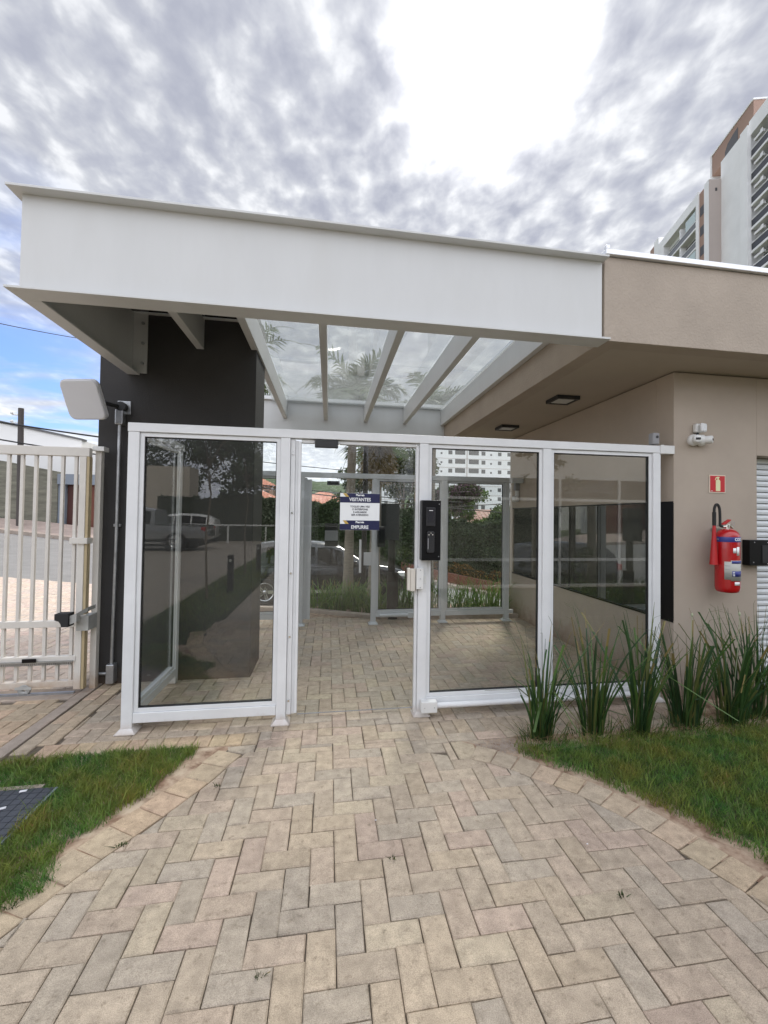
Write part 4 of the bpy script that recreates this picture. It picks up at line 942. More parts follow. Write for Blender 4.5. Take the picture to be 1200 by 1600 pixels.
mb = MB(); mb.prism([(-.052, .028), (-.046, .04), (.012, .074), (.03, .073), (.022, .062), (-.02, .034)], 'y', YX-.012, YX+.012, Matrix.Translation((px_, 0, zv))); mb.build('trigger', M['horn'], t, bevel=.002)
mb = MB(); mb.prism([(-.01, .02), (.014, .02), (.05, -.004), (.054, .004), (.02, .036), (-.006, .036)], 'y', YX-.010, YX+.010, Matrix.Translation((px_, 0, zv))); mb.build('carry_handle', M['chrome'], t, bevel=.002)
mb = MB(); mb.tube([(px_+.045+.014*cos(a/10*2*pi), YX-.012, zv+.042+.014*sin(a/10*2*pi)) for a in range(11)], .0018, 6); mb.build('pin_ring', M['galv'], t)
hx = px_-.118
mb = MB(); mb.tube([(hx, YX+.005, 1.465), (hx, YX+.005, 1.575)], .0145, 12); mb.build('grip', M['rubber'], t)
mb = MB(); pts = [(hx, YX+.005, 1.575), (hx+.003, YX+.005, 1.61), (hx+.018, YX+.004, 1.638), (hx+.036, YX+.003, 1.632), (hx+.046, YX, 1.60), (hx+.050, YX, 1.54), (hx+.050, YX, 1.49), (hx+.054, YX, 1.465), (hx+.075, YX, 1.457), (px_-.040, YX, zv+.014)]
dense = []
for i in range(len(pts)-1):
    p0, p1, p2, p3 = [Vector(pts[max(0, min(len(pts)-1, i+q))]) for q in (-1, 0, 1, 2)]
    for s in range(5):
        u_ = s/5; dense.append(.5*((2*p1)+(-p0+p2)*u_+(2*p0-5*p1+4*p2-p3)*u_**2+(-p0+3*p1-3*p2+p3)*u_**3))
dense.append(Vector(pts[-1])); mb.tube(dense, .0105, 10); mb.build('hose', M['rubber'], t)
mb = MB(); mb.tube([(hx, YX+.005, 1.47), (hx-.004, YX+.003, 1.40), (hx-.008, YX, 1.28), (hx-.010, YX, 1.145)], [.012, .0145, .022, .031], 20); mb.build('horn', M['horn'], t)
mb = MB(); mb.tube([(hx+.01, YX+.01, 1.468), (px_-.02, YX+.01, 1.46)], .004, 8); mb.box((px_-.02, YX+.02, 1.42), (px_+.02, YW, 1.44)); mb.build('wall_hook', M['galv'], t)
# reader at the shutter
t = empty('access_reader', (3.68, YW, 1.24), 'black access reader box at the edge of the roller shutter', 'access reader')
mb = MB(); mb.box((3.535, YW-.07, 1.128), (3.80, YW-.002, 1.345)); mb.build('housing', M['black'], t, bevel=.004)
mb = MB(); mb.box((3.66, YW-.074, 1.15), (3.74, YW-.0705, 1.30)); mb.build('keypad', M['dgrey'], t, bevel=.001)
for z in (1.320, 1.138): mb = MB(); mb.box((3.715, YW-.0718, z), (3.765, YW-.0702, z+.007)); mb.build('white_mark', M['paper'], t)
mb = MB()
for (x, z) in ((3.585, 1.325), (3.575, 1.155)): mb = MB(); mb.tube([(x, YW-.0702, z), (x, YW-.073, z)], .005, 8); mb.build('screw', M['greyp'], t)

# ------------------------------------------------------------------ tag antenna, conduit
t = empty('tag_antenna', (-1.8, 4.29, 2.42), 'pale grey rounded square antenna panel on a black arm beside the charcoal wall', 'antenna')
tl = Vector((-2.16, 3.90, 2.563)); av = Vector((.322, -.083, -.004)); bv = Vector((.031, .141, -.301))
av2 = av.normalized(); nv = av.cross(bv).normalized()
if nv.dot(cF) > 0: nv = -nv
bv2 = nv.cross(av2).normalized()
if bv2.dot(bv) < 0: bv2 = -bv2
S = (av.length+bv.length)/2; cen = tl+(av+bv)*.5
def rsq(sz, rr, n=6):
    P = []
    for (cx2, cy2, a0) in ((sz-rr, sz-rr, 0), (-(sz-rr), sz-rr, 90), (-(sz-rr), -(sz-rr), 180), (sz-rr, -(sz-rr), 270)):
        for i in range(n+1):
            a = R_(a0+90*i/n); P.append((cx2+rr*cos(a), cy2+rr*sin(a)))
    return P
def loopbox(mb, layers):
    n = len(layers[0]); vs = [v for l in layers for v in l]; fs = []
    for i in range(len(layers)-1):
        for k2 in range(n): fs.append((i*n+k2, i*n+(k2+1) % n, (i+1)*n+(k2+1) % n, (i+1)*n+k2))
    fs.append(tuple(range(n))[::-1]); fs.append(tuple(range((len(layers)-1)*n, len(layers)*n))); mb.add(vs, fs)
h_ = S/2*.97
def lay(sz, rr, d): return [cen+av2*u_+bv2*w_+nv*d for u_, w_ in rsq(sz, rr)]
mb = MB(); loopbox(mb, [lay(h_-.004, .05, -.045), lay(h_, .05, -.04), lay(h_, .05, -.012)]); mb.build('back_shell', M['panel'], t)
mb = MB(); loopbox(mb, [lay(h_-.006, .05, -.0115), lay(h_-.004, .05, -.004), lay(h_-.012, .045, .0)]); mb.build('front_cover', M['panel'], t)
bk = aty(193, 637, 4.28); ab = cen-nv*.05
mb = MB(); d_ = (bk-ab); mb.tube([ab, ab+d_*.3, ab+d_*.92], .018, 6); mb.box((-.03, -.03, -.02), (.03, .03, .02), Matrix.Translation(ab)); mb.build('arm', M['matt'], t)
mb = MB(); mb.tube([bk+Vector((.0, -.06, 0)), bk+Vector((0, -.01, 0))], .042, 16); mb.build('joint', M['matt'], t)
mb = MB(); mb.box((bk.x-.05, 4.278, bk.z-.06), (bk.x+.06, 4.289, bk.z+.06)); mb.build('wall_plate', M['galv'], t, bevel=.004)
t = empty('conduit', (-1.85, 4.27, 1.2), 'galvanised conduit pipe running up the charcoal wall to the antenna', 'conduit')
ct = aty(187, 664, 4.25); cbm = aty(174, 1040, 4.25)
mb = MB(); mb.tube([ct, ct.lerp(cbm, .5)+Vector((.004, 0, 0)), cbm], .013, 12); mb.build('pipe', M['galv'], t)
mb = MB(); mb.box((ct.x-.03, 4.22, ct.z), (ct.x+.035, 4.288, ct.z+.135)); mb.build('top_box', M['galv'], t, bevel=.008)
mb = MB(); mb.box((cbm.x-.03, 4.21, .02), (cbm.x+.035, 4.288, cbm.z+.02)); mb.build('bottom_box', M['galv'], t, bevel=.008)
mb = MB(); mb.tube([(cbm.x-.03, 4.25, .10), (cbm.x-.16, 4.25, .10)], .013, 10); mb.build('side_pipe', M['galv'], t)
mm_ = ct.lerp(cbm, .42); mb = MB(); mb.box((mm_.x-.028, 4.262, mm_.z-.012), (mm_.x+.028, 4.288, mm_.z+.012)); mb.build('clamp', M['galv'], t, bevel=.002)

# ------------------------------------------------------------------ sliding gate
GY = 4.12
t = empty('sliding_gate', (-3.5, GY, 0), 'worn white barred sliding gate at the left with rusty end post', 'gate')
xa, xb = -6.2, -2.00
mb = MB(); mb.box((xa, GY-.025, 1.975), (xb, GY+.025, 2.05)); mb.build('top_rail', M['gatew'], t, bevel=.003)
mb = MB(); mb.box((xa, GY-.02, .545), (xb-.075, GY+.02, .60)); mb.build('middle_rail', M['gatew'], t, bevel=.003)
mb = MB(); mb.box((xa, GY-.03, .265), (xb-.06, GY+.02, .31)); rk = mb.build('rack_rail', M['gatew'], t, bevel=.003)
mb = MB(); x = xa
while x < xb-.09: mb.box((x, GY-.045, .243), (x+.007, GY-.031, .264)); x += .014
mb.box((xa, GY-.045, .264), (xb-.075, GY-.031, .275)); mb.build('gear_rack', M['galv'], rk)
mb = MB(); mb.box((xa, GY-.025, .055), (xb-.075, GY+.025, .105)); mb.build('bottom_rail', M['gatew'], t, bevel=.003)
mb = MB(); mb.box((xb-.074, GY-.025, .03), (xb-.022, GY+.025, 1.974)); mb.build('end_stile', M['gatew'], t, bevel=.003)
mb = MB(); mb.box((xb-.021, GY-.02, .03), (xb, GY+.03, 1.974)); mb.build('end_stile', M['gaterust'], t)['label'] = 'yellowed rusty inner end stile'
x = -2.108
while x > xa:
    mb = MB(); mb.box((x-.0115, GY-.0115, .106), (x+.0115, GY+.0115, .264)); mb.box((x-.0115, GY-.0115, .311), (x+.0115, GY+.0115, .544)); mb.box((x-.0115, GY-.0115, .601), (x+.0115, GY+.0115, 1.974)); mb.build('bar', M['gatew'], t)
    x -= .1005
for x in (-2.43, -5.2):
    mb = MB(); mt = Matrix.Translation((x, GY-.028, .045)) @ Matrix.Rotation(pi/2, 4, 'X')
    mb.lathe([(.012, -.010), (.030, -.006), (.044, -.012), (.044, -.006), (.036, 0), (.044, .006), (.044, .012), (.030, .006), (.012, .010), (.012, -.010)], 24, mt); mb.box((x-.06, GY-.048, .052), (x+.06, GY-.046, .075)); mb.build('wheel', M['greyl'], t)
mb = MB(); mb.box((-2.44, GY-.056, .272), (-2.34, GY-.046, .302)); mb.build('magnet_plate', M['black'], t)
t = empty('gate_post', (-2.0, 4.2, 0), 'white steel gate post standing against the charcoal wall', 'post')
mb = MB(); mb.box((-1.992, 4.175, .0), (-1.945, 4.23, 2.03)); mb.build('post', M['gatew'], t, bevel=.003)
mb = MB(); mb.box((-2.0, 4.14, 2.031), (-1.91, 4.23, 2.070)); mb.build('cap_bracket', M['wplast'], t, bevel=.003)
mb = MB(); mb.box((-2.125, 4.075, 1.24), (-1.99, 4.168, 1.29)); mb.build('latch', M['gatew'], t, bevel=.003)
t = empty('gate_stopper', (-2.2, 3.98, .62), 'black rubber bumper on a steel bracket in front of the gate end', 'bumper')
mb = MB(); mb.prism([(-2.14, .69), (-2.04, .69), (-2.04, .585), (-2.09, .585), (-2.095, .61), (-2.11, .63), (-2.14, .64)], 'y', 3.93, 4.02); mb.build('rubber_block', M['rubber'], t, bevel=.002)
mb = MB(); mb.hexa([(-2.039, 3.95, .60), (-1.99, 3.95, .62), (-1.99, 4.0, .62), (-2.039, 4.0, .60)], [(-2.039, 3.95, .67), (-1.99, 3.95, .69), (-1.99, 4.0, .69), (-2.039, 4.0, .67)]); mb.hexa([(-1.989, 3.95, .66), (-1.955, 4.05, .69), (-1.955, 4.17, .69), (-1.989, 4.0, .66)], [(-1.989, 3.95, .69), (-1.955, 4.05, .72), (-1.955, 4.17, .72), (-1.989, 4.0, .69)]); mb.box((-2.03, 4.03, .53), (-1.94, 4.168, .65)); mb.build('bracket', M['greyl'], t)

# ------------------------------------------------------------------ plants
def ribbon_plant(name, base, n, hlo, hhi, wlo, whi, spread, lean, cols, m, seed, parent=None, droop=.3, segs=6):
    g = np.random.default_rng(seed); V = []; F = []; C = []
    for q in range(n):
        a = g.uniform(0, 2*pi); r = spread*math.sqrt(g.random()); bx, by = base[0]+cos(a)*r*1.5, base[1]+sin(a)*r*.8
        h = g.uniform(hlo, hhi) if g.random() > .25 else g.uniform(hlo*.45, hlo); w = g.uniform(wlo, whi); aa = a+g.normal(0, .5); ln = abs(g.normal(0, lean))+.03
        dr = g.uniform(0, droop)*(1 if g.random() < .35 else .25)
        d = np.array([cos(aa), sin(aa)]); tw = g.uniform(0, pi); wd = np.array([cos(tw), sin(tw), 0]); fold = np.array([-sin(tw), cos(tw), 0])*w*.22
        c = np.array(cols[g.integers(len(cols))])*g.uniform(.7, 1.25); tipb = g.random() < .3; kink = g.random() < .10
        cut = g.random() < .35
        b0 = len(V)
        for s in range(segs+1):
            u_ = s/segs; off = ln*h*u_**1.5+dr*h*max(0, u_-.45)**2*1.8; zz = h*u_-dr*h*max(0, u_-.5)**2*1.2
            ww = w*(1-.1*u_) if cut else w*(1-u_**3)+.001
            if kink and u_ > .6: off += (u_-.6)*h*1.1; zz = h*.6-(u_-.6)*h*.55
            ww = max(ww*.5*(.6+.4*min(1, u_*4)), .0008); cpt = np.array([bx+d[0]*off, by+d[1]*off, base[2]+zz])
            V += [cpt-wd*ww, cpt+fold*(1-u_*.5), cpt+wd*ww]
        for s in range(segs):
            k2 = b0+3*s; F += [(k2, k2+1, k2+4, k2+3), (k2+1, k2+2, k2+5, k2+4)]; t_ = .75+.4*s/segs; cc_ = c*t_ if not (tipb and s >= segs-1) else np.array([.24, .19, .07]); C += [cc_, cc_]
    return np_mesh(name, V, F, m, np.array(C), smooth=True, parent=parent)
IC = [(.040, .098, .028), (.052, .118, .028), (.030, .072, .025), (.072, .135, .032), (.12, .14, .04)]
names = ['first from the left, beside the sandy patch', 'second from the left', 'third from the left', 'fourth from the left, in front of the wall corner', 'fifth from the left, below the red extinguisher', 'sixth from the left, under the shutter edge', 'seventh from the left, by the frame edge']
for i, (x, y) in enumerate(((1.46, 2.85), (1.85, 2.86), (2.19, 2.82), (2.59, 2.88), (2.98, 2.87), (3.28, 2.95), (3.66, 2.88))):
    t = empty('iris_plant', (x, y, 0), 'tall dark green spiky iris clump, '+names[i], 'plant', 'spiky irises in front of the glass fence')
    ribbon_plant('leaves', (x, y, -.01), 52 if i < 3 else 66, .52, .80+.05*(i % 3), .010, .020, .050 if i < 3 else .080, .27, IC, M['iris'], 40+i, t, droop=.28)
    g = np.random.default_rng(90+i); mb = MB()
    for q in range(3):
        a = g.uniform(0, 2*pi); ln = g.uniform(.15, .35); hh = g.uniform(.7, .95)
        mb.tube([(x, y, .1), (x+cos(a)*ln*.3, y+sin(a)*ln*.2, .1+hh*.5), (x+cos(a)*ln*.8, y+sin(a)*ln*.5, .1+hh*.82), (x+cos(a)*ln*1.25, y+sin(a)*ln*.7, .1+hh*.84)], [.002, .0016, .0012, .0008], 5)
    mb.build('flower_stalk', mat('stalk_green', (.06, .09, .03), .6), t)
    if i in (3, 4):
        mb = MB(); mb.tube([(x, y, .1), (x+.02, y-.03, .5), (x+.03, y-.04, .80)], [.003, .0025, .002], 6); mb.lathe([(0, 0), (.009, .01), (.008, .022), (0, .034)], 8, Matrix.Translation((x+.03, y-.04, .80))); mb.build('bud_stalk', mat('pale_bud', (.35, .38, .25), .6), t)
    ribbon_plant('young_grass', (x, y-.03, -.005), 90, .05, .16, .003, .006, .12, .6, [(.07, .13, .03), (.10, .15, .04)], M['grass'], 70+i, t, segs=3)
g = np.random.default_rng(5)
RC = [(.11, .22, .04), (.14, .26, .045), (.07, .15, .03), (.18, .27, .07)]
rp = [(-.12, 7.15), (.12, 7.05), (.33, 7.25), (.55, 7.0), (.78, 6.85), (1.12, 6.8), (1.35, 6.75), (1.62, 6.8), (1.9, 6.72), (2.2, 6.75), (2.45, 6.7), (2.7, 6.75)]
for i, (x, y) in enumerate(rp):
    t = empty('sword_leaf_plant', (x, y, 0), 'bright green sword leaved clump behind the far fence, number %s from the left' % ['one', 'two', 'three', 'four', 'five', 'six', 'seven', 'eight', 'nine', 'ten', 'eleven', 'twelve'][i], 'plant', 'green clumps in the bed behind the far fence')
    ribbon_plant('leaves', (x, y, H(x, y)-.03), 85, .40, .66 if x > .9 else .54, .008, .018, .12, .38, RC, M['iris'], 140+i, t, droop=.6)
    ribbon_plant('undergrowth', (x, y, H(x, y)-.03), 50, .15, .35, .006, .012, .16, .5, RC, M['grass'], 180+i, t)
polysheet('far_bed_soil', [(-1.6, 6.75), (.3, 6.6), (.9, 6.45), (2.87, 6.4), (2.87, 7.5), (-1.6, 7.5)], .004, M['soil'])
mb = MB(); mb.prism([(-1.7, 7.42), (-.3, 7.02), (.2, 6.72), (.75, 6.45), (2.86, 6.33), (2.86, 6.42), (.8, 6.54), (.28, 6.8), (-.25, 7.1), (-1.7, 7.5)], 'z', -.03, .06)
tag(mb.build('bed_kerb', M['conc'], bevel=.01), kind='structure')

def leafcloud(name, cents, n, size, cols, m, seed, parent=None, shell=.55):
    g = np.random.default_rng(seed); vol = np.array([c[3]**2 for c in cents]); pick = g.choice(len(cents), n, p=vol/vol.sum()); Cn = np.array([c[:3] for c in cents])[pick]; Rr = np.array([c[3] for c in cents])[pick]
    d = g.normal(size=(n, 3)); d /= np.linalg.norm(d, axis=1)[:, None]; r = Rr*(shell+(1-shell)*g.random(n))*g.uniform(.85, 1.15, n)
    P = Cn+d*r[:, None]*np.array([1, 1, .8]); u_ = g.normal(size=(n, 3)); u_ /= np.linalg.norm(u_, axis=1)[:, None]; w_ = np.cross(u_, g.normal(size=(n, 3))); w_ /= np.linalg.norm(w_, axis=1)[:, None]
    s = size*g.uniform(.6, 1.3, n)[:, None]; V = np.stack([P-u_*s, P-w_*s*.45, P+u_*s, P+w_*s*.45], 1).reshape(-1, 3); F = np.arange(n*4).reshape(-1, 4)
    cc = np.array(cols)[(pick*7+g.integers(0, 2, n)) % len(cols)]*g.uniform(.65, 1.3, (n, 1)); return np_mesh(name, V, F, m, cc, parent=parent)
GR = [(.06, .10, .03), (.08, .13, .035), (.045, .075, .025), (.10, .14, .05)]
def tree(name, x, y, zg, h, cr, n, size, seed, label, cols=GR, cat='tree', group=None, nb=9, tr=.1, sq=1.0):
    t = empty(name, (x, y, zg), label, cat, group); g = np.random.default_rng(seed); mb = MB(); top = Vector((x+g.normal(0, .1), y, zg+h*.72))
    mb.tube([(x, y, zg-.1), (x+g.normal(0, .05), y, zg+h*.35), tuple(top)], [tr, tr*.75, tr*.4], 8); cents = []
    for i in range(nb):
        a = 2*pi*i/nb+g.normal(0, .3); rr = cr*g.uniform(.35, .75); z = zg+h*g.uniform(.45, .88)*sq+h*(1-sq)*.5; c = (x+cos(a)*rr, y+sin(a)*rr, z, cr*g.uniform(.28, .5)); cents.append(c)
        mb.tube([(x, y, zg+h*g.uniform(.3, .5)), ((x+c[0])/2, (y+c[1])/2, (z+zg+h*.45)/2+.1), c[:3]], [tr*.4, tr*.25, tr*.1], 5)
    cents.append((x, y, zg+h*.8, cr*.45)); mb.build('trunk', M['bark'], t); leafcloud('crown', cents, n, size, cols, M['leaf'], seed, t); return t
# palms
def palm(x, y, zg, h, tr, nf, fl, seed, label, droop=1.0, skirt=0):
    t = empty('palm_tree', (x, y, zg), label, 'palm tree', 'palm trees behind the far fence'); g = np.random.default_rng(seed); mb = MB(); pts = []; rs = []
    for i in range(25):
        u_ = i/24; pts.append((x+.06*u_, y, zg+h*u_)); rs.append(tr*(1.0+.5*(1-u_)**6+(.05 if i % 2 else 0)))
    mb.tube(pts, rs, 14); mb.build('trunk', M['palmbark'], t); top = Vector(pts[-1])
    for f_ in range(nf+skirt):
        a = f_*2.399+g.normal(0, .15); dead = f_ >= nf; el = g.uniform(-.2, 1.25) if not dead else g.uniform(-1.4, -1.0); L_ = fl*g.uniform(.8, 1.1); V = []; F = []; C = []
        p = top.copy(); d = Vector((cos(a)*cos(el), sin(a)*cos(el), sin(el))); seg = 12; pts2 = [p.copy()]
        for s in range(seg):
            p = p+d*(L_/seg); d = (d+Vector((0, 0, -.16*droop))).normalized(); pts2.append(p.copy())
        c0 = np.array([.075, .115, .035] if not dead else [.22, .17, .09])*g.uniform(.75, 1.2)
        for s in range(1, seg+1):
            tan = (pts2[s]-pts2[s-1]).normalized(); side = tan.cross(Vector((0, 0, 1)))
            if side.length < .05: side = Vector((1, 0, 0))
            side.normalize(); up = side.cross(tan)
            for k2 in range(3):
                q = pts2[s-1].lerp(pts2[s], (k2+.5)/3); u_ = (s-1+(k2+.5)/3)/seg; ll = fl*.30*sin(min(1, u_*1.15+.12)*pi)**.6*g.uniform(.8, 1.1)
                for sd in (-1, 1):
                    e = (side*sd*g.uniform(.7, 1)+tan*.6+up*g.uniform(-.1, .45)).normalized(); tip = q+e*ll+Vector((0, 0, -ll*.25)); mid = q+e*ll*.5; wv = tan*.017; b0 = len(V)
                    V += [q-wv, q+wv, mid+wv, mid-wv, tip+wv*.2, tip-wv*.2]; F += [(b0, b0+1, b0+2, b0+3), (b0+3, b0+2, b0+4, b0+5)]; C += [c0, c0*1.15]
        fo = np_mesh('frond', [tuple(v) for v in V], F, M['leaf'], np.array(C), parent=t); m_ = MB(); m_.tube(pts2, [.014*(1-i/seg*.8) for i in range(seg+1)], 5); m_.build('rachis', mat('frond_stem', (.12, .13, .05), .6), fo)
    return t
palm(.37, 8.4, H(.37, 8.4), 4.0, .08, 22, 1.45, 21, 'slim palm with straight grey ringed trunk seen through the door')
palm(.98, 9.6, H(.98, 9.6), 3.9, .11, 16, 1.5, 22, 'shaggy palm with brown hanging skirt right of the slim palm', 1.3, 14)
palm(-2.0, 8.6, H(-2.0, 8.6), 4.1, .09, 18, 1.8, 23, 'palm hidden lower by the charcoal wall, crown above the glass roof')
palm(2.15, 9.4, H(2.15, 9.4), 4.6, .09, 14, 1.4, 24, 'tallest palm at the right, crown seen through the last roof panes')
# small dark pole by the palms
mb = MB(); mb.tube([(.68, 8.6, H(.68, 8.6)-.1), (.70, 8.6, 3.6)], .05, 12); tag(mb.build('brown_pole', M['darkpost']), 'thin dark brown pole between the two nearest palms', 'pole')
t = tree('young_shrub_tree', 1.28, 7.25, 0, 1.15, .22, 260, .035, 31, 'small young leafy tree left of the front door post, behind the far fence', nb=5, tr=.012)
def hedge(name, x0, x1, y0, y1, ztop, n, size, cols, label, seed=77):
    g = np.random.default_rng(seed); X = g.uniform(x0, x1, n); zt = np.array([ztop(a) for a in X])+.10*np.sin(X*3)+.06*np.sin(X*9+1); zb_ = np.array([H(a, y0)-.1 for a in X])
    face = g.random(n) < .8; Y = np.where(face, y0+np.abs(g.normal(0, .12, n)), g.uniform(y0, y1, n)); Z = np.where(face, zb_+(zt-zb_)*g.random(n), zt-np.abs(g.normal(0, .08, n)))
    P = np.stack([X, Y+.10*np.sin(X*2.3+Z*3)+.08*np.sin(Z*6+X), Z], 1); u_ = g.normal(size=(n, 3)); u_ /= np.linalg.norm(u_, axis=1)[:, None]; w_ = np.cross(u_, g.normal(size=(n, 3))); w_ /= np.linalg.norm(w_, axis=1)[:, None]
    s = size*g.uniform(.6, 1.3, n)[:, None]; V = np.stack([P-u_*s, P-w_*s*.5, P+u_*s, P+w_*s*.5], 1).reshape(-1, 3)
    t = empty(name, ((x0+x1)/2, y0, 0), label, 'hedge'); cc = np.array(cols)[g.integers(0, len(cols), n)]*g.uniform(.6, 1.3, (n, 1)); np_mesh('leaves', V, np.arange(n*4).reshape(-1, 4), M['leaf'], cc, parent=t)
    mb = MB(); xs2 = fr(x0, x1, 24)
    for a, b in zip(xs2, xs2[1:]): mb.hexa([(a, y0+.18, H(a, y0)-.3), (b, y0+.18, H(b, y0)-.3), (b, y1, H(b, y0)-.3), (a, y1, H(a, y0)-.3)], [(a, y0+.18, ztop(a)-.12), (b, y0+.18, ztop(b)-.12), (b, y1, ztop(b)-.12), (a, y1, ztop(a)-.12)])
    mb.build('branches', mat('dark_hedge_wood', (.02, .028, .012), .9), t); return t
hedge('clipped_hedge', -1.2, 6.2, 21.9, 23.2, lambda x: 2.2-.06*x, 26000, .07, [(.045, .072, .028), (.062, .09, .038), (.036, .056, .022)], 'long dark green clipped hedge across the street')
hedge('clipped_hedge', 6.3, 15.5, 22.3, 23.6, lambda x: 1.35-.04*(x-6), 30000, .07, [(.048, .068, .030), (.066, .088, .040), (.038, .054, .024)], 'lower clipped hedge at the right in front of the tiled hip roof')
hedge('court_hedge', -9.5, 26, -21, -20, lambda x: 2.6+.2*math.sin(x), 9000, .16, [(.03, .05, .02), (.045, .07, .03)], 'tall dark hedge behind the camera, mirrored faintly in the panes')
hedge('ivy_wall', -6.5, -1.3, 22.0, 22.8, lambda x: 2.3-.03*x, 14000, .07, [(.07, .085, .05), (.10, .11, .07), (.045, .06, .03)], 'pale grey green ivy wall seen in the gap beside the charcoal wall')
hedge('flowering_ground_cover', 4.2, 15.0, 21.3, 21.8, lambda x: H(x, 21)+1.0, 9000, .05, [(.20, .09, .02), (.10, .07, .02), (.05, .05, .02), (.26, .13, .03)], 'orange flowering border at the foot of the right hedge')
mb = MB()
for a, b in zip(fr(3.5, 15.2, 12), fr(3.5, 15.2, 12)[1:]): mb.hexa([(a, 20.6, H(a, 20)-.1), (b, 20.6, H(b, 20)-.1), (b, 21.2, H(b, 20)-.1), (a, 21.2, H(a, 20)-.1)], [(a, 20.6, H(a, 20)+.55), (b, 20.6, H(b, 20)+.55), (b, 21.2, H(b, 20)+.55), (a, 21.2, H(a, 20)+.55)])
tag(mb.build('low_garden_wall', M['brickred']), 'low red brown garden wall below the orange border', 'wall')
for i, (x, y, h, cr, n, s_, lb, cl) in enumerate((
    (4.6, 27, 8.2, 2.4, 6000, .13, 'pale grey green tree behind the hedge, left of the intercom box', [(.10, .12, .06), (.14, .15, .08), (.07, .09, .04)]),
    (7.6, 27, 6.6, 1.7, 4200, .11, 'tree with pink purple blossom behind the right hedge', [(.12, .07, .09), (.06, .08, .03), (.18, .11, .14), (.05, .08, .03)]),
    (9.2, 29, 6.8, 1.9, 5200, .11, 'fresh green round tree behind the right hedge', [(.09, .15, .03), (.12, .19, .04)]),
    (12.6, 31, 6.2, 2.2, 5200, .13, 'broad green tree between the apartment block and the tiled roof', GR),
    (15.5, 30, 6.4, 2.2, 4200, .13, 'green tree at the right end of the hedge', GR),
    (1.9, 30, 6.4, 2.0, 4200, .12, 'dull green tree behind the hedge, right of the orange roof', [(.07, .09, .045), (.09, .11, .05)]),
    (-8.5, 30, 8.0, 2.8, 5000, .15, 'dark tree behind the ivy wall', [(.04, .06, .02), (.05, .08, .03)]))):
    zg = H(x, y); tree('garden_tree', x, y, zg, h*.97, cr, n, s_, 300+i, lb, cl, group='trees in the gardens across the street')

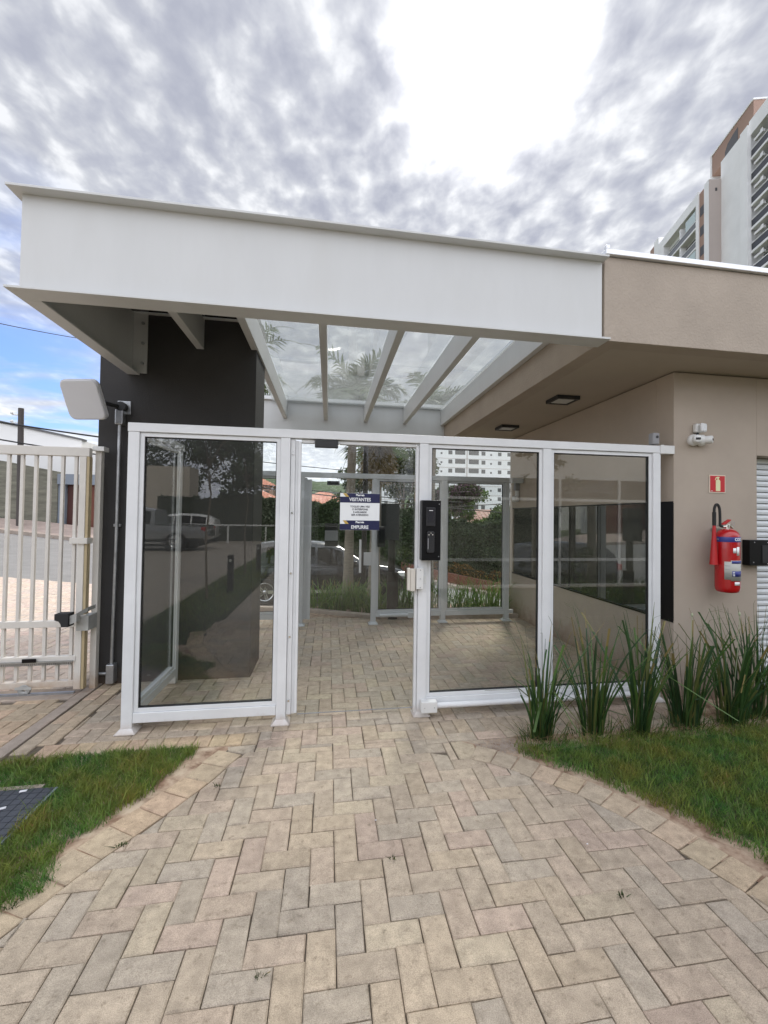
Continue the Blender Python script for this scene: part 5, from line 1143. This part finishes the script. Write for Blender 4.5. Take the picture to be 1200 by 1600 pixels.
# ------------------------------------------------------------------ vehicles
def vehicle(name, loc, rz, label, paint, L_=4.4, W=.90, roof=1.52, hood=.98, belt=.98, prof=None, wheels=(.82, 3.42), wr=.34, pickup=False, rimm=None):
    t = empty(name, loc, label, 'car', rz=rz); mt = Matrix.Translation(loc) @ Matrix.Rotation(rz, 4, 'Z') @ Matrix.Translation((-L_/2, 0, 0))
    P = prof; stn = []
    for (x, zb_, zbelt, ztop, w, wtop) in P:
        stn.append([(x, s*yy, zz) for s in (1,) for yy, zz in ((w*.86, zb_), (w*.98, zb_+.10), (w, (zb_+zbelt)/2+.1), (w*.97, zbelt-.05), (w*.93, zbelt), (wtop*1.02, ztop-.10 if ztop-zbelt > .15 else (zbelt+ztop)/2), (wtop*.90, ztop-.025), (wtop*.5, ztop), (0, ztop+.01))])
    mb = MB(); vs = []; n = len(stn[0]); m2 = 2*n-1
    for st in stn: vs += [mt @ Vector(p) for p in st]+[mt @ Vector((p[0], -p[1], p[2])) for p in st[-2::-1]]
    fs = []
    for i in range(len(stn)-1):
        for k2 in range(m2-1): fs.append((i*m2+k2, i*m2+k2+1, (i+1)*m2+k2+1, (i+1)*m2+k2))
        fs.append((i*m2+m2-1, i*m2, (i+1)*m2, (i+1)*m2+m2-1))
    fs.append(tuple(range(m2))); fs.append(tuple(range((len(stn)-1)*m2, len(stn)*m2))); mb.add(vs, fs, True)
    bo = mb.build('body', paint, t); bo.data.set_sharp_from_angle(angle=R_(38))
    def sidepts(x, t0, off):
        for a, b in zip(P, P[1:]):
            if a[0] <= x <= b[0]:
                u_ = (x-a[0])/(b[0]-a[0]); q = [a[k]+(b[k]-a[k])*u_ for k in range(6)]
                y0, z0, y1, z1 = q[4]*.93, q[2], q[5]*1.02, q[3]-.10
                return (x, y0+(y1-y0)*t0+off, z0+(z1-z0)*t0)
    for s in (-1, 1):
        for (xa_, xb_) in [(w_[0], w_[1]) for w_ in WIN]:
            mb = MB(); n2 = 8; a = []; b = []
            for i in range(n2+1):
                x = xa_+(xb_-xa_)*i/n2; p0 = sidepts(x, .07, .008); p1 = sidepts(x, .95, .010); a.append(mt @ Vector((p0[0], s*p0[1], p0[2]))); b.append(mt @ Vector((p1[0], s*p1[1], p1[2])))
            mb.add(a+b, [(i, i+1, n2+2+i, n2+1+i) for i in range(n2)], True); mb.build('window', M['carglass'], t)
        mb = MB(); q = sidepts(MIR, .05, .07); mb.box((-.05, -.05, -.05), (.08, .07, .08), mt @ Matrix.Translation((q[0], s*q[1], q[2]+.03))); mb.build('mirror', paint, t, bevel=.02)
        for wx in wheels:
            c = mt @ Vector((wx, s*(W-.12), wr)); rt = Matrix.Rotation(rz, 4, 'Z') @ Matrix.Rotation(R_(90 if s < 0 else -90), 4, 'X')
            mw = Matrix.Translation(c) @ rt; e = empty('wheel', (0, 0, 0)); e.parent = t; e.matrix_parent_inverse = Matrix.LocRotScale(t.location, t.rotation_euler, t.scale).inverted()
            mb = MB(); mb.lathe([(.62*wr, -.11), (.93*wr, -.11), (wr, -.08), (wr, .10), (.93*wr, .135), (.68*wr, .135), (.66*wr, .10), (.62*wr, .09)], 28, mw); mb.build('tyre', M['tyre'], e)
            mb = MB(); mb.lathe([(.60*wr, .11), (.67*wr, .128), (.67*wr, .10), (.58*wr, .09)], 28, mw); mb.lathe([(0, .11), (.12*wr, .11), (.14*wr, .09)], 14, mw)
            for k2 in range(5):
                for dd in (-.11, .11): mb.box((.1*wr, -.022, .085), (.62*wr, .022, .105), mw @ Matrix.Rotation(k2*2*pi/5+dd, 4, 'Z'))
            mb.build('rim', rimm or M['rim'], e); mb = MB(); mb.lathe([(0, .02), (.6*wr, .02), (.62*wr, .05)], 20, mw); mb.build('brake_disc', M['matt'], e)
            mb = MB(); mb.lathe([(wr*1.0, .095), (wr*1.16, .095), (wr*1.19, .135), (wr*1.15, .142), (wr*1.0, .10)], 28, mw, *((-.25, pi+.25) if s > 0 else (-pi-.25, .25))); mb.build('arch_trim', M['matt'], t)
    mb = MB()
    for (xx, zz, w_) in GLZ: pass
    for s in (-1, 1):
        mb = MB(); mb.box((L_-.42, s*W*.93-.01*s, .68), (L_-.10, s*W*.70, .80), mt); mb.build('headlight', M['lamp'], t, bevel=.02)
        mb = MB(); mb.box((.015, s*W*.95, .80), (.16, s*W*.72, .98), mt); mb.build('tail_light', M['redlamp'], t, bevel=.02)
    a, b = WSH
    mb = MB(); def_ = []
    for i in range(9):
        x = a+(b-a)*i/8
        for p_, q_ in zip(P, P[1:]):
            if p_[0] <= x <= q_[0]:
                u_ = (x-p_[0])/(q_[0]-p_[0]+1e-9); zt = p_[3]+(q_[3]-p_[3])*u_; wt = p_[5]+(q_[5]-p_[5])*u_
        def_ += [mt @ Vector((x, -wt*.86, zt-.012)), mt @ Vector((x, -wt*.45, zt+.012)), mt @ Vector((x, wt*.45, zt+.012)), mt @ Vector((x, wt*.86, zt-.012))]
    mb.add(def_, [(4*i+k2, 4*i+k2+1, 4*i+k2+5, 4*i+k2+4) for i in range(8) for k2 in range(3)], True); mb.build('windshield', M['carglass'], t)
    mb = MB(); mb.box((.25, -W*.9, .20), (L_-.25, W*.9, .45), mt); mb.build('underbody', M['matt'], t)
    for s in (-1, 1):
        mb = MB(); mb.box((.9, s*(W*.985), .30), (L_-.9, s*(W*1.0), .38), mt); mb.build('sill_trim', M['rim'], t)
    return t
GLZ = []
WIN = [(.45, 1.15), (1.22, 2.0), (2.06, 2.95)]; MIR = 2.95; WSH = (2.62, 3.28)
SUVP = [(0, .42, .85, .95, .70, .62), (.06, .28, .95, 1.25, .84, .62), (.35, .24, .98, 1.46, .88, .66), (.9, .24, .99, 1.54, .90, .68), (1.7, .24, .985, 1.56, .90, .68), (2.4, .24, .975, 1.50, .90, .67), (2.62, .24, .97, 1.45, .90, .66), (3.28, .24, .965, 1.03, .90, .74), (3.9, .25, .90, .95, .88, .74), (4.25, .28, .78, .84, .82, .66), (4.4, .34, .60, .68, .70, .52)]
vehicle('parked_suv', (-.12, 12.0, -.70), 0, 'shiny black car parked at the street kerb behind the palm', M['carpaint'], prof=SUVP)
WIN = [(2.1, 2.9), (2.96, 3.7)]; MIR = 3.7; WSH = (3.55, 4.1)
PKP = [(0, .55, .80, .84, .80, .72), (.05, .45, 1.0, 1.06, .88, .84), (1.0, .42, 1.05, 1.09, .92, .88), (1.9, .40, 1.06, 1.10, .92, .88), (1.98, .40, 1.07, 1.70, .92, .70), (2.6, .40, 1.07, 1.80, .92, .72), (3.4, .40, 1.06, 1.76, .92, .71), (4.1, .40, 1.05, 1.14, .92, .80), (4.9, .42, 1.0, 1.06, .90, .76), (5.2, .45, .80, .86, .84, .66)]
t = vehicle('pickup_truck', (-7.6, -13.4, -.01), R_(180), 'silver pickup truck seen mirrored in the left glass pane', M['carsilver'], L_=5.2, W=.92, prof=PKP, wheels=(1.1, 4.15), wr=.40)
WIN = [(.45, 1.15), (1.22, 2.0), (2.06, 2.95)]; MIR = 2.95; WSH = (2.62, 3.28)
vehicle('parked_suv', (-8.2, -19.0, -.01), R_(180), 'white car seen mirrored beside the pickup in the left glass pane', M['carwhite'], prof=SUVP)

# ------------------------------------------------------------------ far buildings at eye level
def house(name, x0, x1, y0, y1, ze, zr, label, tile, wall, zg=-8, gable=False):
    t = empty(name, ((x0+x1)/2, y0, zg), label, 'house'); mb = MB(); mb.box((x0+.4, y0+.4, zg), (x1-.4, y1-.4, ze)); mb.build('wall', wall, t); mb = MB(); ym = (y0+y1)/2; r_ = min((x1-x0), (y1-y0))/2*(.0 if gable else .9)
    mb.add([(x0, y0, ze-.08), (x1, y0, ze-.08), (x1, y1, ze-.08), (x0, y1, ze-.08), (x0+r_, ym, zr), (x1-r_, ym, zr), (x0, y0, ze-.2), (x1, y0, ze-.2), (x1, y1, ze-.2), (x0, y1, ze-.2)], [(0, 1, 5, 4), (1, 2, 5), (2, 3, 4, 5), (3, 0, 4), (6, 9, 8, 7), (0, 6, 7, 1), (1, 7, 8, 2), (2, 8, 9, 3), (3, 9, 6, 0)]); ro = mb.build('roof', tile, t)
    mb = MB(); nr_ = int((x1-x0)/.35)
    for i in range(nr_+1):
        x = x0+(x1-x0)*i/nr_; k2 = min(1, min(x-x0, x1-x)/max(r_, .01)) if r_ > 0 else 1; mb.tube([(x, y0-.02, ze-.05), (x, y0+(ym-y0)*k2, ze-.05+(zr-ze)*k2+.03)], .05, 5)
    mb.build('tile_rows', tile, ro); mb = MB()
    for i in range(3):
        x = x0+(x1-x0)*(i+.75)/3.5; mb.box((x-.45, y0+.36, ze-1.7), (x+.45, y0+.39, ze-.7))
    mb.build('window', M['bgrey'], t); return t
house('tiled_house', -4.0, 3.0, 38, 45, 2.35, 3.75, 'house with bright orange clay tile roof left of the notice', M['tile'], M['cream'], zg=H(0, 38)-6)
house('tiled_house', -10.5, -3.6, 37, 44, 2.7, 4.1, 'house with salmon tile roof seen in the gap by the charcoal wall', M['tile'], M['cream'], zg=-8)
house('brick_house', -12, -6, 52, 58, 5.0, 6.3, 'small red brick house on the slope behind the salmon roof', M['tile'], M['bbrown'], zg=-9)
house('tiled_house', 9.6, 17.8, 33.5, 40, .55, 2.25, 'house with weathered pinkish hip roof above the right hedge', M['oldtile'], M['cream'], zg=-8)
def block(name, x0, x1, y, dpt, zg, zt, label, cols_, fl=3.0, recess=()):
    t = empty(name, ((x0+x1)/2, y, zg), label, 'apartment block'); mb = MB(); mb.box((x0, y, zg), (x1, y+dpt, zt)); mb.build('wall', M['bwhite'], t); mb = MB(); z = zt-.5
    while z > zg+2: mb.box((x0-.05, y-.06, z), (x1+.05, y-.003, z+.12)); z -= fl
    mb.build('floor_band', M['bbeige'], t); meshes = {}; z = zt-2.1; cnt = 0
    mb = MB()
    for cx2 in (x0+.02, (x0+x1)/2, x1-.02): mb.box((cx2-.12, y-.09, zg), (cx2+.12, y-.061, zt))
    mb.build('pilaster', M['bbeige'], t)
    while z > zg+1 and cnt < 90:
        for (u_, w_, h2) in cols_:
            xc = x0+(x1-x0)*u_; key = (w_, h2)
            if key not in meshes:
                mm = MB(); mm.box((-w_/2, -.04, 0), (w_/2, -.005, h2)); o = mm.build('window', M['bgrey'], None); meshes[key] = o.data; bpy.data.objects.remove(o)
            o = bpy.data.objects.new('window', meshes[key]); col.objects.link(o); o.parent = t; o.location = (xc-(x0+x1)/2, 0, z-zg); cnt += 1
        z -= fl
    return t
colsA = [(.06, 1.2, 1.2), (.16, 1.2, 1.2), (.24, .6, .6), (.33, 1.3, 1.3), (.43, 3.4, 1.5), (.57, 3.4, 1.5), (.67, 1.3, 1.3), (.75, .6, .6), (.84, 1.2, 1.2), (.94, 1.2, 1.2)]
block('apartment_block', 27.6, 60.5, 138, 14, -12, 30.0, 'pale apartment block with rows of dark windows behind the far fence', colsA, 2.95)
block('apartment_block', 10.5, 24.5, 150, 14, -12, 31.5, 'pale block with small square windows behind the shaggy palm', [(.12, 1.2, 1.2), (.4, 1.2, 1.2), (.62, 1.2, 1.2), (.88, 1.2, 1.2)], 2.95)
t = empty('lattice_mast', (8.0, 118, -8), 'tall thin lattice mast far off beside the slim palm trunk', 'mast'); mb = MB()
for (a, b) in ((-.5, -.5), (.5, -.5), (.5, .5), (-.5, .5)): mb.tube([(8+a, 118+b, -8), (8+a, 118+b, 30)], .09, 5)
mb.build('leg', M['greyp'], t); mb = MB()
for i in range(25):
    z = -8+i*1.5; mb.tube([(7.5, 117.5, z), (8.5, 117.5, z+1.5)], .06, 4); mb.tube([(7.5, 117.5, z), (8.5, 117.5, z)], .08, 4)
mb.build('brace', M['redlamp'] and M['greyp'], t)

# ------------------------------------------------------------------ across the street at the left
def wallpath(pts, thick):   # pts: (x, y, zbottom, ztop)
    mb = MB()
    for (x0, y0, b0, t0), (x1, y1, b1, t1) in zip(pts, pts[1:]): mb.hexa([(x0, y0, b0), (x1, y1, b1), (x1, y1+thick, b1), (x0, y0+thick, b0)], [(x0, y0, t0), (x1, y1, t1), (x1, y1+thick, t1), (x0, y0+thick, t0)])
    return mb
wallpath([(-26, 21.9, .9, 4.9), (-14.15, 21.9, .2, 3.73), (-11.95, 21.9, .1, 3.32)], .3).build('street_wall', M['stonewall'])
tag(bpy.data.objects['street_wall'], 'grey green rough stone wall across the street behind the gate', 'wall')
t = empty('garage', (-10.9, 21.95, 0), 'red brown garage doors under a blue grey lintel across the street', 'garage')
mb = MB(); mb.box((-11.94, 21.85, 2.76), (-9.0, 22.6, 3.22)); mb.box((-11.94, 21.95, .1), (-11.66, 22.4, 2.759)); mb.build('lintel', M['bluegrey'], t)
mb = MB(); mb.box((-11.64, 22.1, .2), (-10.98, 22.16, 2.755)); mb.build('door', mat('dark_red_wood', (.06, .015, .01), .6), t)
mb = MB(); mb.box((-10.94, 22.05, .2), (-9.1, 22.12, 2.755)); d_ = mb.build('door', M['garage'], t); mb = MB(); mb.box((-10.88, 22.0, 1.45), (-10.82, 22.049, 1.75)); mb.build('handle', M['matt'], d_)
t = empty('warehouse', (-18, 26, 0), 'long white warehouse wall rising behind the stone wall', 'building')
wallpath([(-30, 26, 0, 8.6), (-17, 26, 0, 6.15), (-13.1, 26, 0, 5.38)], 8).build('wall', M['warewhite'], t)
wallpath([(-30, 25.93, 8.58, 8.75), (-17, 25.93, 6.13, 6.25), (-13.05, 25.93, 5.36, 5.46)], .5).build('roof_edge', M['bgrey'], t)
wallpath([(-30, 25.0, 0, 5.0), (-10.0, 25.0, 0, 4.45)], .8).build('annex_wall', M['warewhite'], t)
t = empty('utility_pole', (-12.3, 20.6, 0), 'dark concrete street pole above the gate', 'utility pole')
a = aty(33, 638, 20.6); b = aty(31, 820, 20.6); mb = MB(); mb.tube([(b.x, 20.6, 0), a], [.12, .10], 10); mb.build('pole', mat('pole_concrete', (.07, .06, .055), .8), t)
mb = MB()
for z in (a.z-.28, a.z-.62): mb.tube([(a.x, 20.6, z), (a.x-.3, 20.55, z)], .03, 6); mb.lathe([(0, 0), (.06, .02), (.06, .1), (0, .13)], 8, Matrix.Translation((a.x-.3, 20.55, z)))
mb.build('insulator', M['wplast'], t)
def cable(p, q, sag, r, lb):
    mb = MB(); P = []
    for i in range(17):
        u_ = i/16; v = Vector(p).lerp(Vector(q), u_); v.z -= sag*4*u_*(1-u_); P.append(v)
    mb.tube(P, r, 5); tag(mb.build('overhead_cable', M['wire']), lb, 'cable', 'overhead cables along the street')
def cab(px0, py0, y0, px1, py1, y1, sag, r, lb):
    p, q = aty(px0, py0, y0), aty(px1, py1, y1); d = q-p; cable(p-d*.3, q+d*.3, sag, r, lb)
cab(-20, 655, 20.4, 165, 683, 20.0, .05, .035, 'thick street cable crossing the pole at the left, the upper one')
cab(-20, 682, 20.4, 130, 706, 20.0, .05, .03, 'street cable just above the gate rail')
cab(-10, 500, 14, 170, 533, 18, .1, .012, 'thin cable high in the sky under the canopy corner')
cab(400, 718, 16, 660, 742, 18, .1, .014, 'thin cable seen through the door above the far fence rail')
cab(400, 754, 16, 660, 779, 18, .1, .02, 'cable seen through the door below the far fence rail')
cab(480, 768, 17, 800, 800, 19, .1, .02, 'lowest cable passing behind the notice')
cab(640, 790, 17, 800, 782, 19, .15, .015, 'cable seen through the right glass pane')

# ------------------------------------------------------------------ high tower at the upper right
TA = R_(15.3); U_ = Vector((sin(TA), cos(TA), 0)); V_ = Vector((cos(TA), -sin(TA), 0)); TMT = Matrix(((V_.x, U_.x, 0, 0), (V_.y, U_.y, 0, 0), (0, 0, 1, 0), (0, 0, 0, 1)))  # local (v,u,z)
t = empty('apartment_tower', TMT @ Vector((44, 70, -5)), 'high white beige and brown apartment tower with balconies at the upper right', 'apartment tower')
def tb(mb, a, b): return mb.box(a, b, TMT)
A0 = 40.5
mb = MB(); tb(mb, (A0+1.2, 73.3, -10), (60, 94, 55.4)); tb(mb, (A0, 73.3, -10), (A0+1.19, 74.6, 55.6)); tb(mb, (A0, 76.2, -10), (A0+1.19, 77.0, 55.7)); tb(mb, (A0, 90.0, -10), (A0+1.19, 91.9, 57.0)); tb(mb, (A0, 77.01, 53.9), (A0+1.19, 89.99, 55.55)); tb(mb, (A0, 88.0, -10), (A0+1.19, 89.99, 53.89)); mb.build('wall', M['bwhite'], t)
mb = MB(); tb(mb, (A0+.15, 74.61, -10), (A0+1.19, 76.19, 55.3)); tb(mb, (A0+.15, 91.91, -10), (A0+1.19, 93.9, 56.6)); mb.build('brown_stripe', M['bbrown'], t)
mb = MB(); tb(mb, (A0+.02, 73.2, -10), (42.3, 73.295, 55.5)); mb.build('beige_wall', M['bbeige'], t)
mb = MB(); tb(mb, (A0+.9, 73.17, 53.6), (A0+1.2, 73.199, 54.1)); mb.build('vent', M['bdark'], t)
for i in range(12):
    z = 52.0-i*3.3; mb = MB(); tb(mb, (A0+.1, 74.8, z-.7), (A0+.149, 75.9, z+.75)); mb.build('window', M['bdark'], t)
for i in range(9):
    z = 53.3-i*3.3
    mb = MB(); tb(mb, (A0+.02, 77.05, z-3.25), (A0+1.19, 87.95, z-2.95)); sl = mb.build('balcony_slab', M['bwhite'], t)
    mb = MB(); tb(mb, (A0+.05, 77.06, z-2.94), (A0+.10, 87.94, z-1.95)); mb.build('glass_railing', M['bglass'], sl); mb = MB(); tb(mb, (A0+.02, 77.05, z-1.94), (A0+.14, 87.95, z-1.84)); mb.build('handrail', M['bwhite'], sl)
    mb = MB(); tb(mb, (A0+1.10, 77.05, z-2.9), (A0+1.195, 87.95, z-.3)); mb.build('recess', M['bdark'], sl)
    mb = MB(); tb(mb, (A0+.1, 82.0, z-1.85), (A0+1.05, 82.35, z+.0)); mb.build('partition', M['bwhite'], sl)
    if i % 2 == 0: mb = MB(); tb(mb, (A0+.03, 77.2, z-1.83), (A0+.06, 80.2, z-.1)); mb.build('glass_screen', mat('pale_glass', (.45, .55, .56), .15), sl)
B0 = 42.3
mb = MB(); tb(mb, (B0, 66.6, -10), (60, 73.29, 58.2)); tb(mb, (B0+1.6, 52, -10), (60, 66.59, 58.0)); tb(mb, (B0-.1, 52, 56.4), (B0+1.59, 66.59, 58.6)); tb(mb, (B0-.5, 66.3, -10), (B0, 67.9, 57.9)); mb.build('wall', M['bwhite'], t)
mb = MB(); tb(mb, (B0-.03, 68.0, -10), (B0-.003, 68.5, 58)); mb.build('brown_stripe', M['bbrown'], t)
mb = MB(); tb(mb, (B0+.4, 66.4, 58.21), (58, 76.3, 61.6)); mb.build('brown_crown', M['bbrown'], t); mb = MB(); tb(mb, (B0+.3, 76.31, 57), (58, 76.7, 61.7)); tb(mb, (B0+.3, 66.3, 61.61), (58, 76.7, 61.85)); mb.build('crown_edge', M['bwhite'], t)
mb = MB(); mb.prism([(69.8, 58.25), (72.9, 58.25), (72.9, 59.4), (72.2, 60.2), (70.8, 60.6), (69.8, 60.7)], 'x', B0+.36, B0+.398, TMT); mb.build('arched_window', M['bdark'], t)
for i in range(12):
    z = 55.9-i*3.35
    mb = MB(); tb(mb, (B0-.1, 52, z-3.15), (B0+1.59, 66.25, z-2.8)); sl = mb.build('balcony_slab', M['bwhite'], t)
    mb = MB(); tb(mb, (B0-.05, 52, z-2.79), (B0-.01, 66.2, z-1.80)); mb.build('glass_railing', mat('dark_rail_glass', (.035, .037, .045), .25, spec=.4), sl); mb = MB(); tb(mb, (B0-.08, 52, z-1.79), (B0+.04, 66.2, z-1.66)); mb.build('handrail', M['bwhite'], sl)
    mb = MB(); tb(mb, (B0+1.5, 52, z-2.75), (B0+1.595, 66.2, z-.1)); mb.build('recess', M['bdark'], sl)
    mb = MB(); tb(mb, (B0+.1, 64.2, z-.75), (B0+.5, 65.9, z-.4)); tb(mb, (B0+.0, 64.0, z-.9), (B0+.08, 64.5, z-.3)); mb.build('air_unit', M['bwhite'], sl)
    mb = MB(); tb(mb, (B0-.06, 68.1, z-1.6), (B0-.031, 68.4, z-.4)); mb.build('window', M['bdark'], t)

# ------------------------------------------------------------------ behind the camera (seen in the panes)
for i, (x, y, lb) in enumerate(((-1.86, -2.35, 'dark square bollard light in the grass, the nearer one mirrored in the left pane'), (-1.83, -5.6, 'dark square bollard light farther along the grass strip'))):
    t = empty('bollard_light', (x, y, 0), lb, 'bollard light', 'bollard lights in the grass strip')
    mb = MB(); mb.box((x-.05, y-.05, -.02), (x+.05, y+.05, .72)); mb.build('body', M['matt'], t, bevel=.004); mb = MB(); mb.tube([(x, y+.0502, .62), (x, y+.054, .62)], .028, 14); mb.build('lens', M['diff'], t)
def sapling(x, y, h, seed, lb):
    t = empty('sapling', (x, y, 0), lb, 'young tree', 'young staked trees behind the camera'); g = np.random.default_rng(seed); mb = MB()
    mb.tube([(x, y, -.02), (x-.04, y, h*.35), (x+.03, y, h*.62), (x-.1, y, h)], [.022, .018, .014, .006], 7); cents = []
    for q in range(7):
        a = g.uniform(0, 2*pi); z = h*g.uniform(.62, .98); r_ = g.uniform(.25, .75); p = (x+cos(a)*r_, y+sin(a)*r_, z+.25, .2); cents.append(p); mb.tube([(x, y, z*.85), ((x+p[0])/2, (y+p[1])/2, z), p[:3]], [.009, .006, .003], 5)
    mb.build('trunk', M['bark'], t); leafcloud('leaves', cents, 420, .06, [(.05, .08, .03), (.07, .10, .04)], M['leaf'], seed, t, .3)
sapling(-2.12, -1.7, 3.0, 401, 'thin young tree mirrored in the middle of the left pane')
sapling(-2.05, -5.0, 3.0, 402, 'thin young tree mirrored near the right edge of the dark wall')
sapling(3.75, -.65, 2.7, 403, 'thin young tree mirrored in the right pane')
t = empty('lobby_building', (6, -2.4, 0), 'pale building with white framed curtained windows mirrored in the right pane', 'building')
LY = -2.4
mb = MB(); mb.box((2.3, LY-3, 2.45), (12, LY, 3.6)); mb.box((2.3, LY-3, 0), (2.4, LY, 2.449)); mb.build('wall', M['warewhite'], t)
mb = MB(); mb.box((2.45, LY-.5, 0), (12, LY-.45, 2.449)); mb.build('curtain', M['curtain'], t)
xw = 2.41; k_ = 0
while xw < 9.5:
    wd = 1.45 if k_ % 2 == 0 else 1.15
    mb = MB(); f2 = .06
    mb.box((xw, LY-.06, .0), (xw+f2, LY, 2.449)); mb.box((xw+f2, LY-.06, 2.39), (xw+wd, LY, 2.449)); mb.box((xw+f2, LY-.06, 1.90), (xw+wd, LY, 1.96)); mb.box((xw+f2, LY-.06, .58), (xw+wd, LY, .64)); mb.box((xw+f2, LY-.06, .0), (xw+wd, LY, .07)); wn = mb.build('window', M['white'], t)
    mb = MB(); mb.box((xw+f2, LY-.04, .07), (xw+wd, LY-.03, 2.39)); mb.build('pane', glassmat('lobby_glass', (.75, .77, .76), 1.0), wn)
    xw += wd; k_ += 1
t = empty('court_wall', (-14, -24, 0), 'long pale boundary wall behind the mirrored cars', 'wall'); mb = MB(); mb.box((-30, -26, 0), (-9.0, -24, 4.6)); mb.build('high_wall', M['cream'], t); mb = MB(); mb.box((-8.9, -27.5, 0), (-1, -27, 2.6)); mb.build('low_wall', M['cream'], t)
t = empty('guard_rail', (-4, -15, 0), 'low white metal guard rail mirrored behind the cars', 'railing'); mb = MB(); mb.box((-9, -17.55, .92), (3, -17.45, 1.0)); mb.build('rail', M['white'], t)
for i in range(7): mb = MB(); mb.box((-9+i*1.9, -17.54, 0), (-8.92+i*1.9, -17.46, .919)); mb.build('post', M['white'], t)
for i, (x, y, h, cr) in enumerate(((-16, -30, 9, 3.4), (-11, -29.5, 8, 3.0), (-7, -29, 8.5, 3.0), (-4.2, -22.5, 5.4, 2.4), (-1.5, -30, 8, 3.2), (3, -31, 7.5, 3.2))):
    tree('court_tree', x, y, 0, h, cr, 2600, .16, 500+i, 'leafy tree behind the boundary wall, mirrored in the panes, %s along the row' % ['first', 'second', 'third', 'fourth', 'fifth', 'sixth'][i], [(.045, .07, .025), (.06, .09, .03)], group='trees mirrored in the glass')
# weeds in the paving joints
mb = MB()
t = ribbon_plant('weed_tuft', (-.90, 2.20, 0), 18, .008, .018, .003, .006, .018, .8, [(.06, .09, .03)], M['grass'], 600); tag(t, 'small weeds in the joint at the left edging', 'weed', 'weeds in the paving joints')
for i, (x, y) in enumerate(((-.58, 2.60), (-.20, 1.52), (1.18, 1.62), (-1.16, 1.92), (.30, 1.95))):
    o = ribbon_plant('weed_tuft', (x, y, 0), 12, .008, .022, .003, .006, .012, .9, [(.06, .09, .03)], M['grass'], 610+i, segs=3)
    tag(o, ['tiny weed beside the upper left edging pavers', 'tiny weed in a joint at the lower left of the path', 'tiny weed in a joint at the right of the path', 'tiny weed at the outer edge of the left edging', 'tiny weed in a joint in the middle of the path'][i], 'weed', 'weeds in the paving joints')
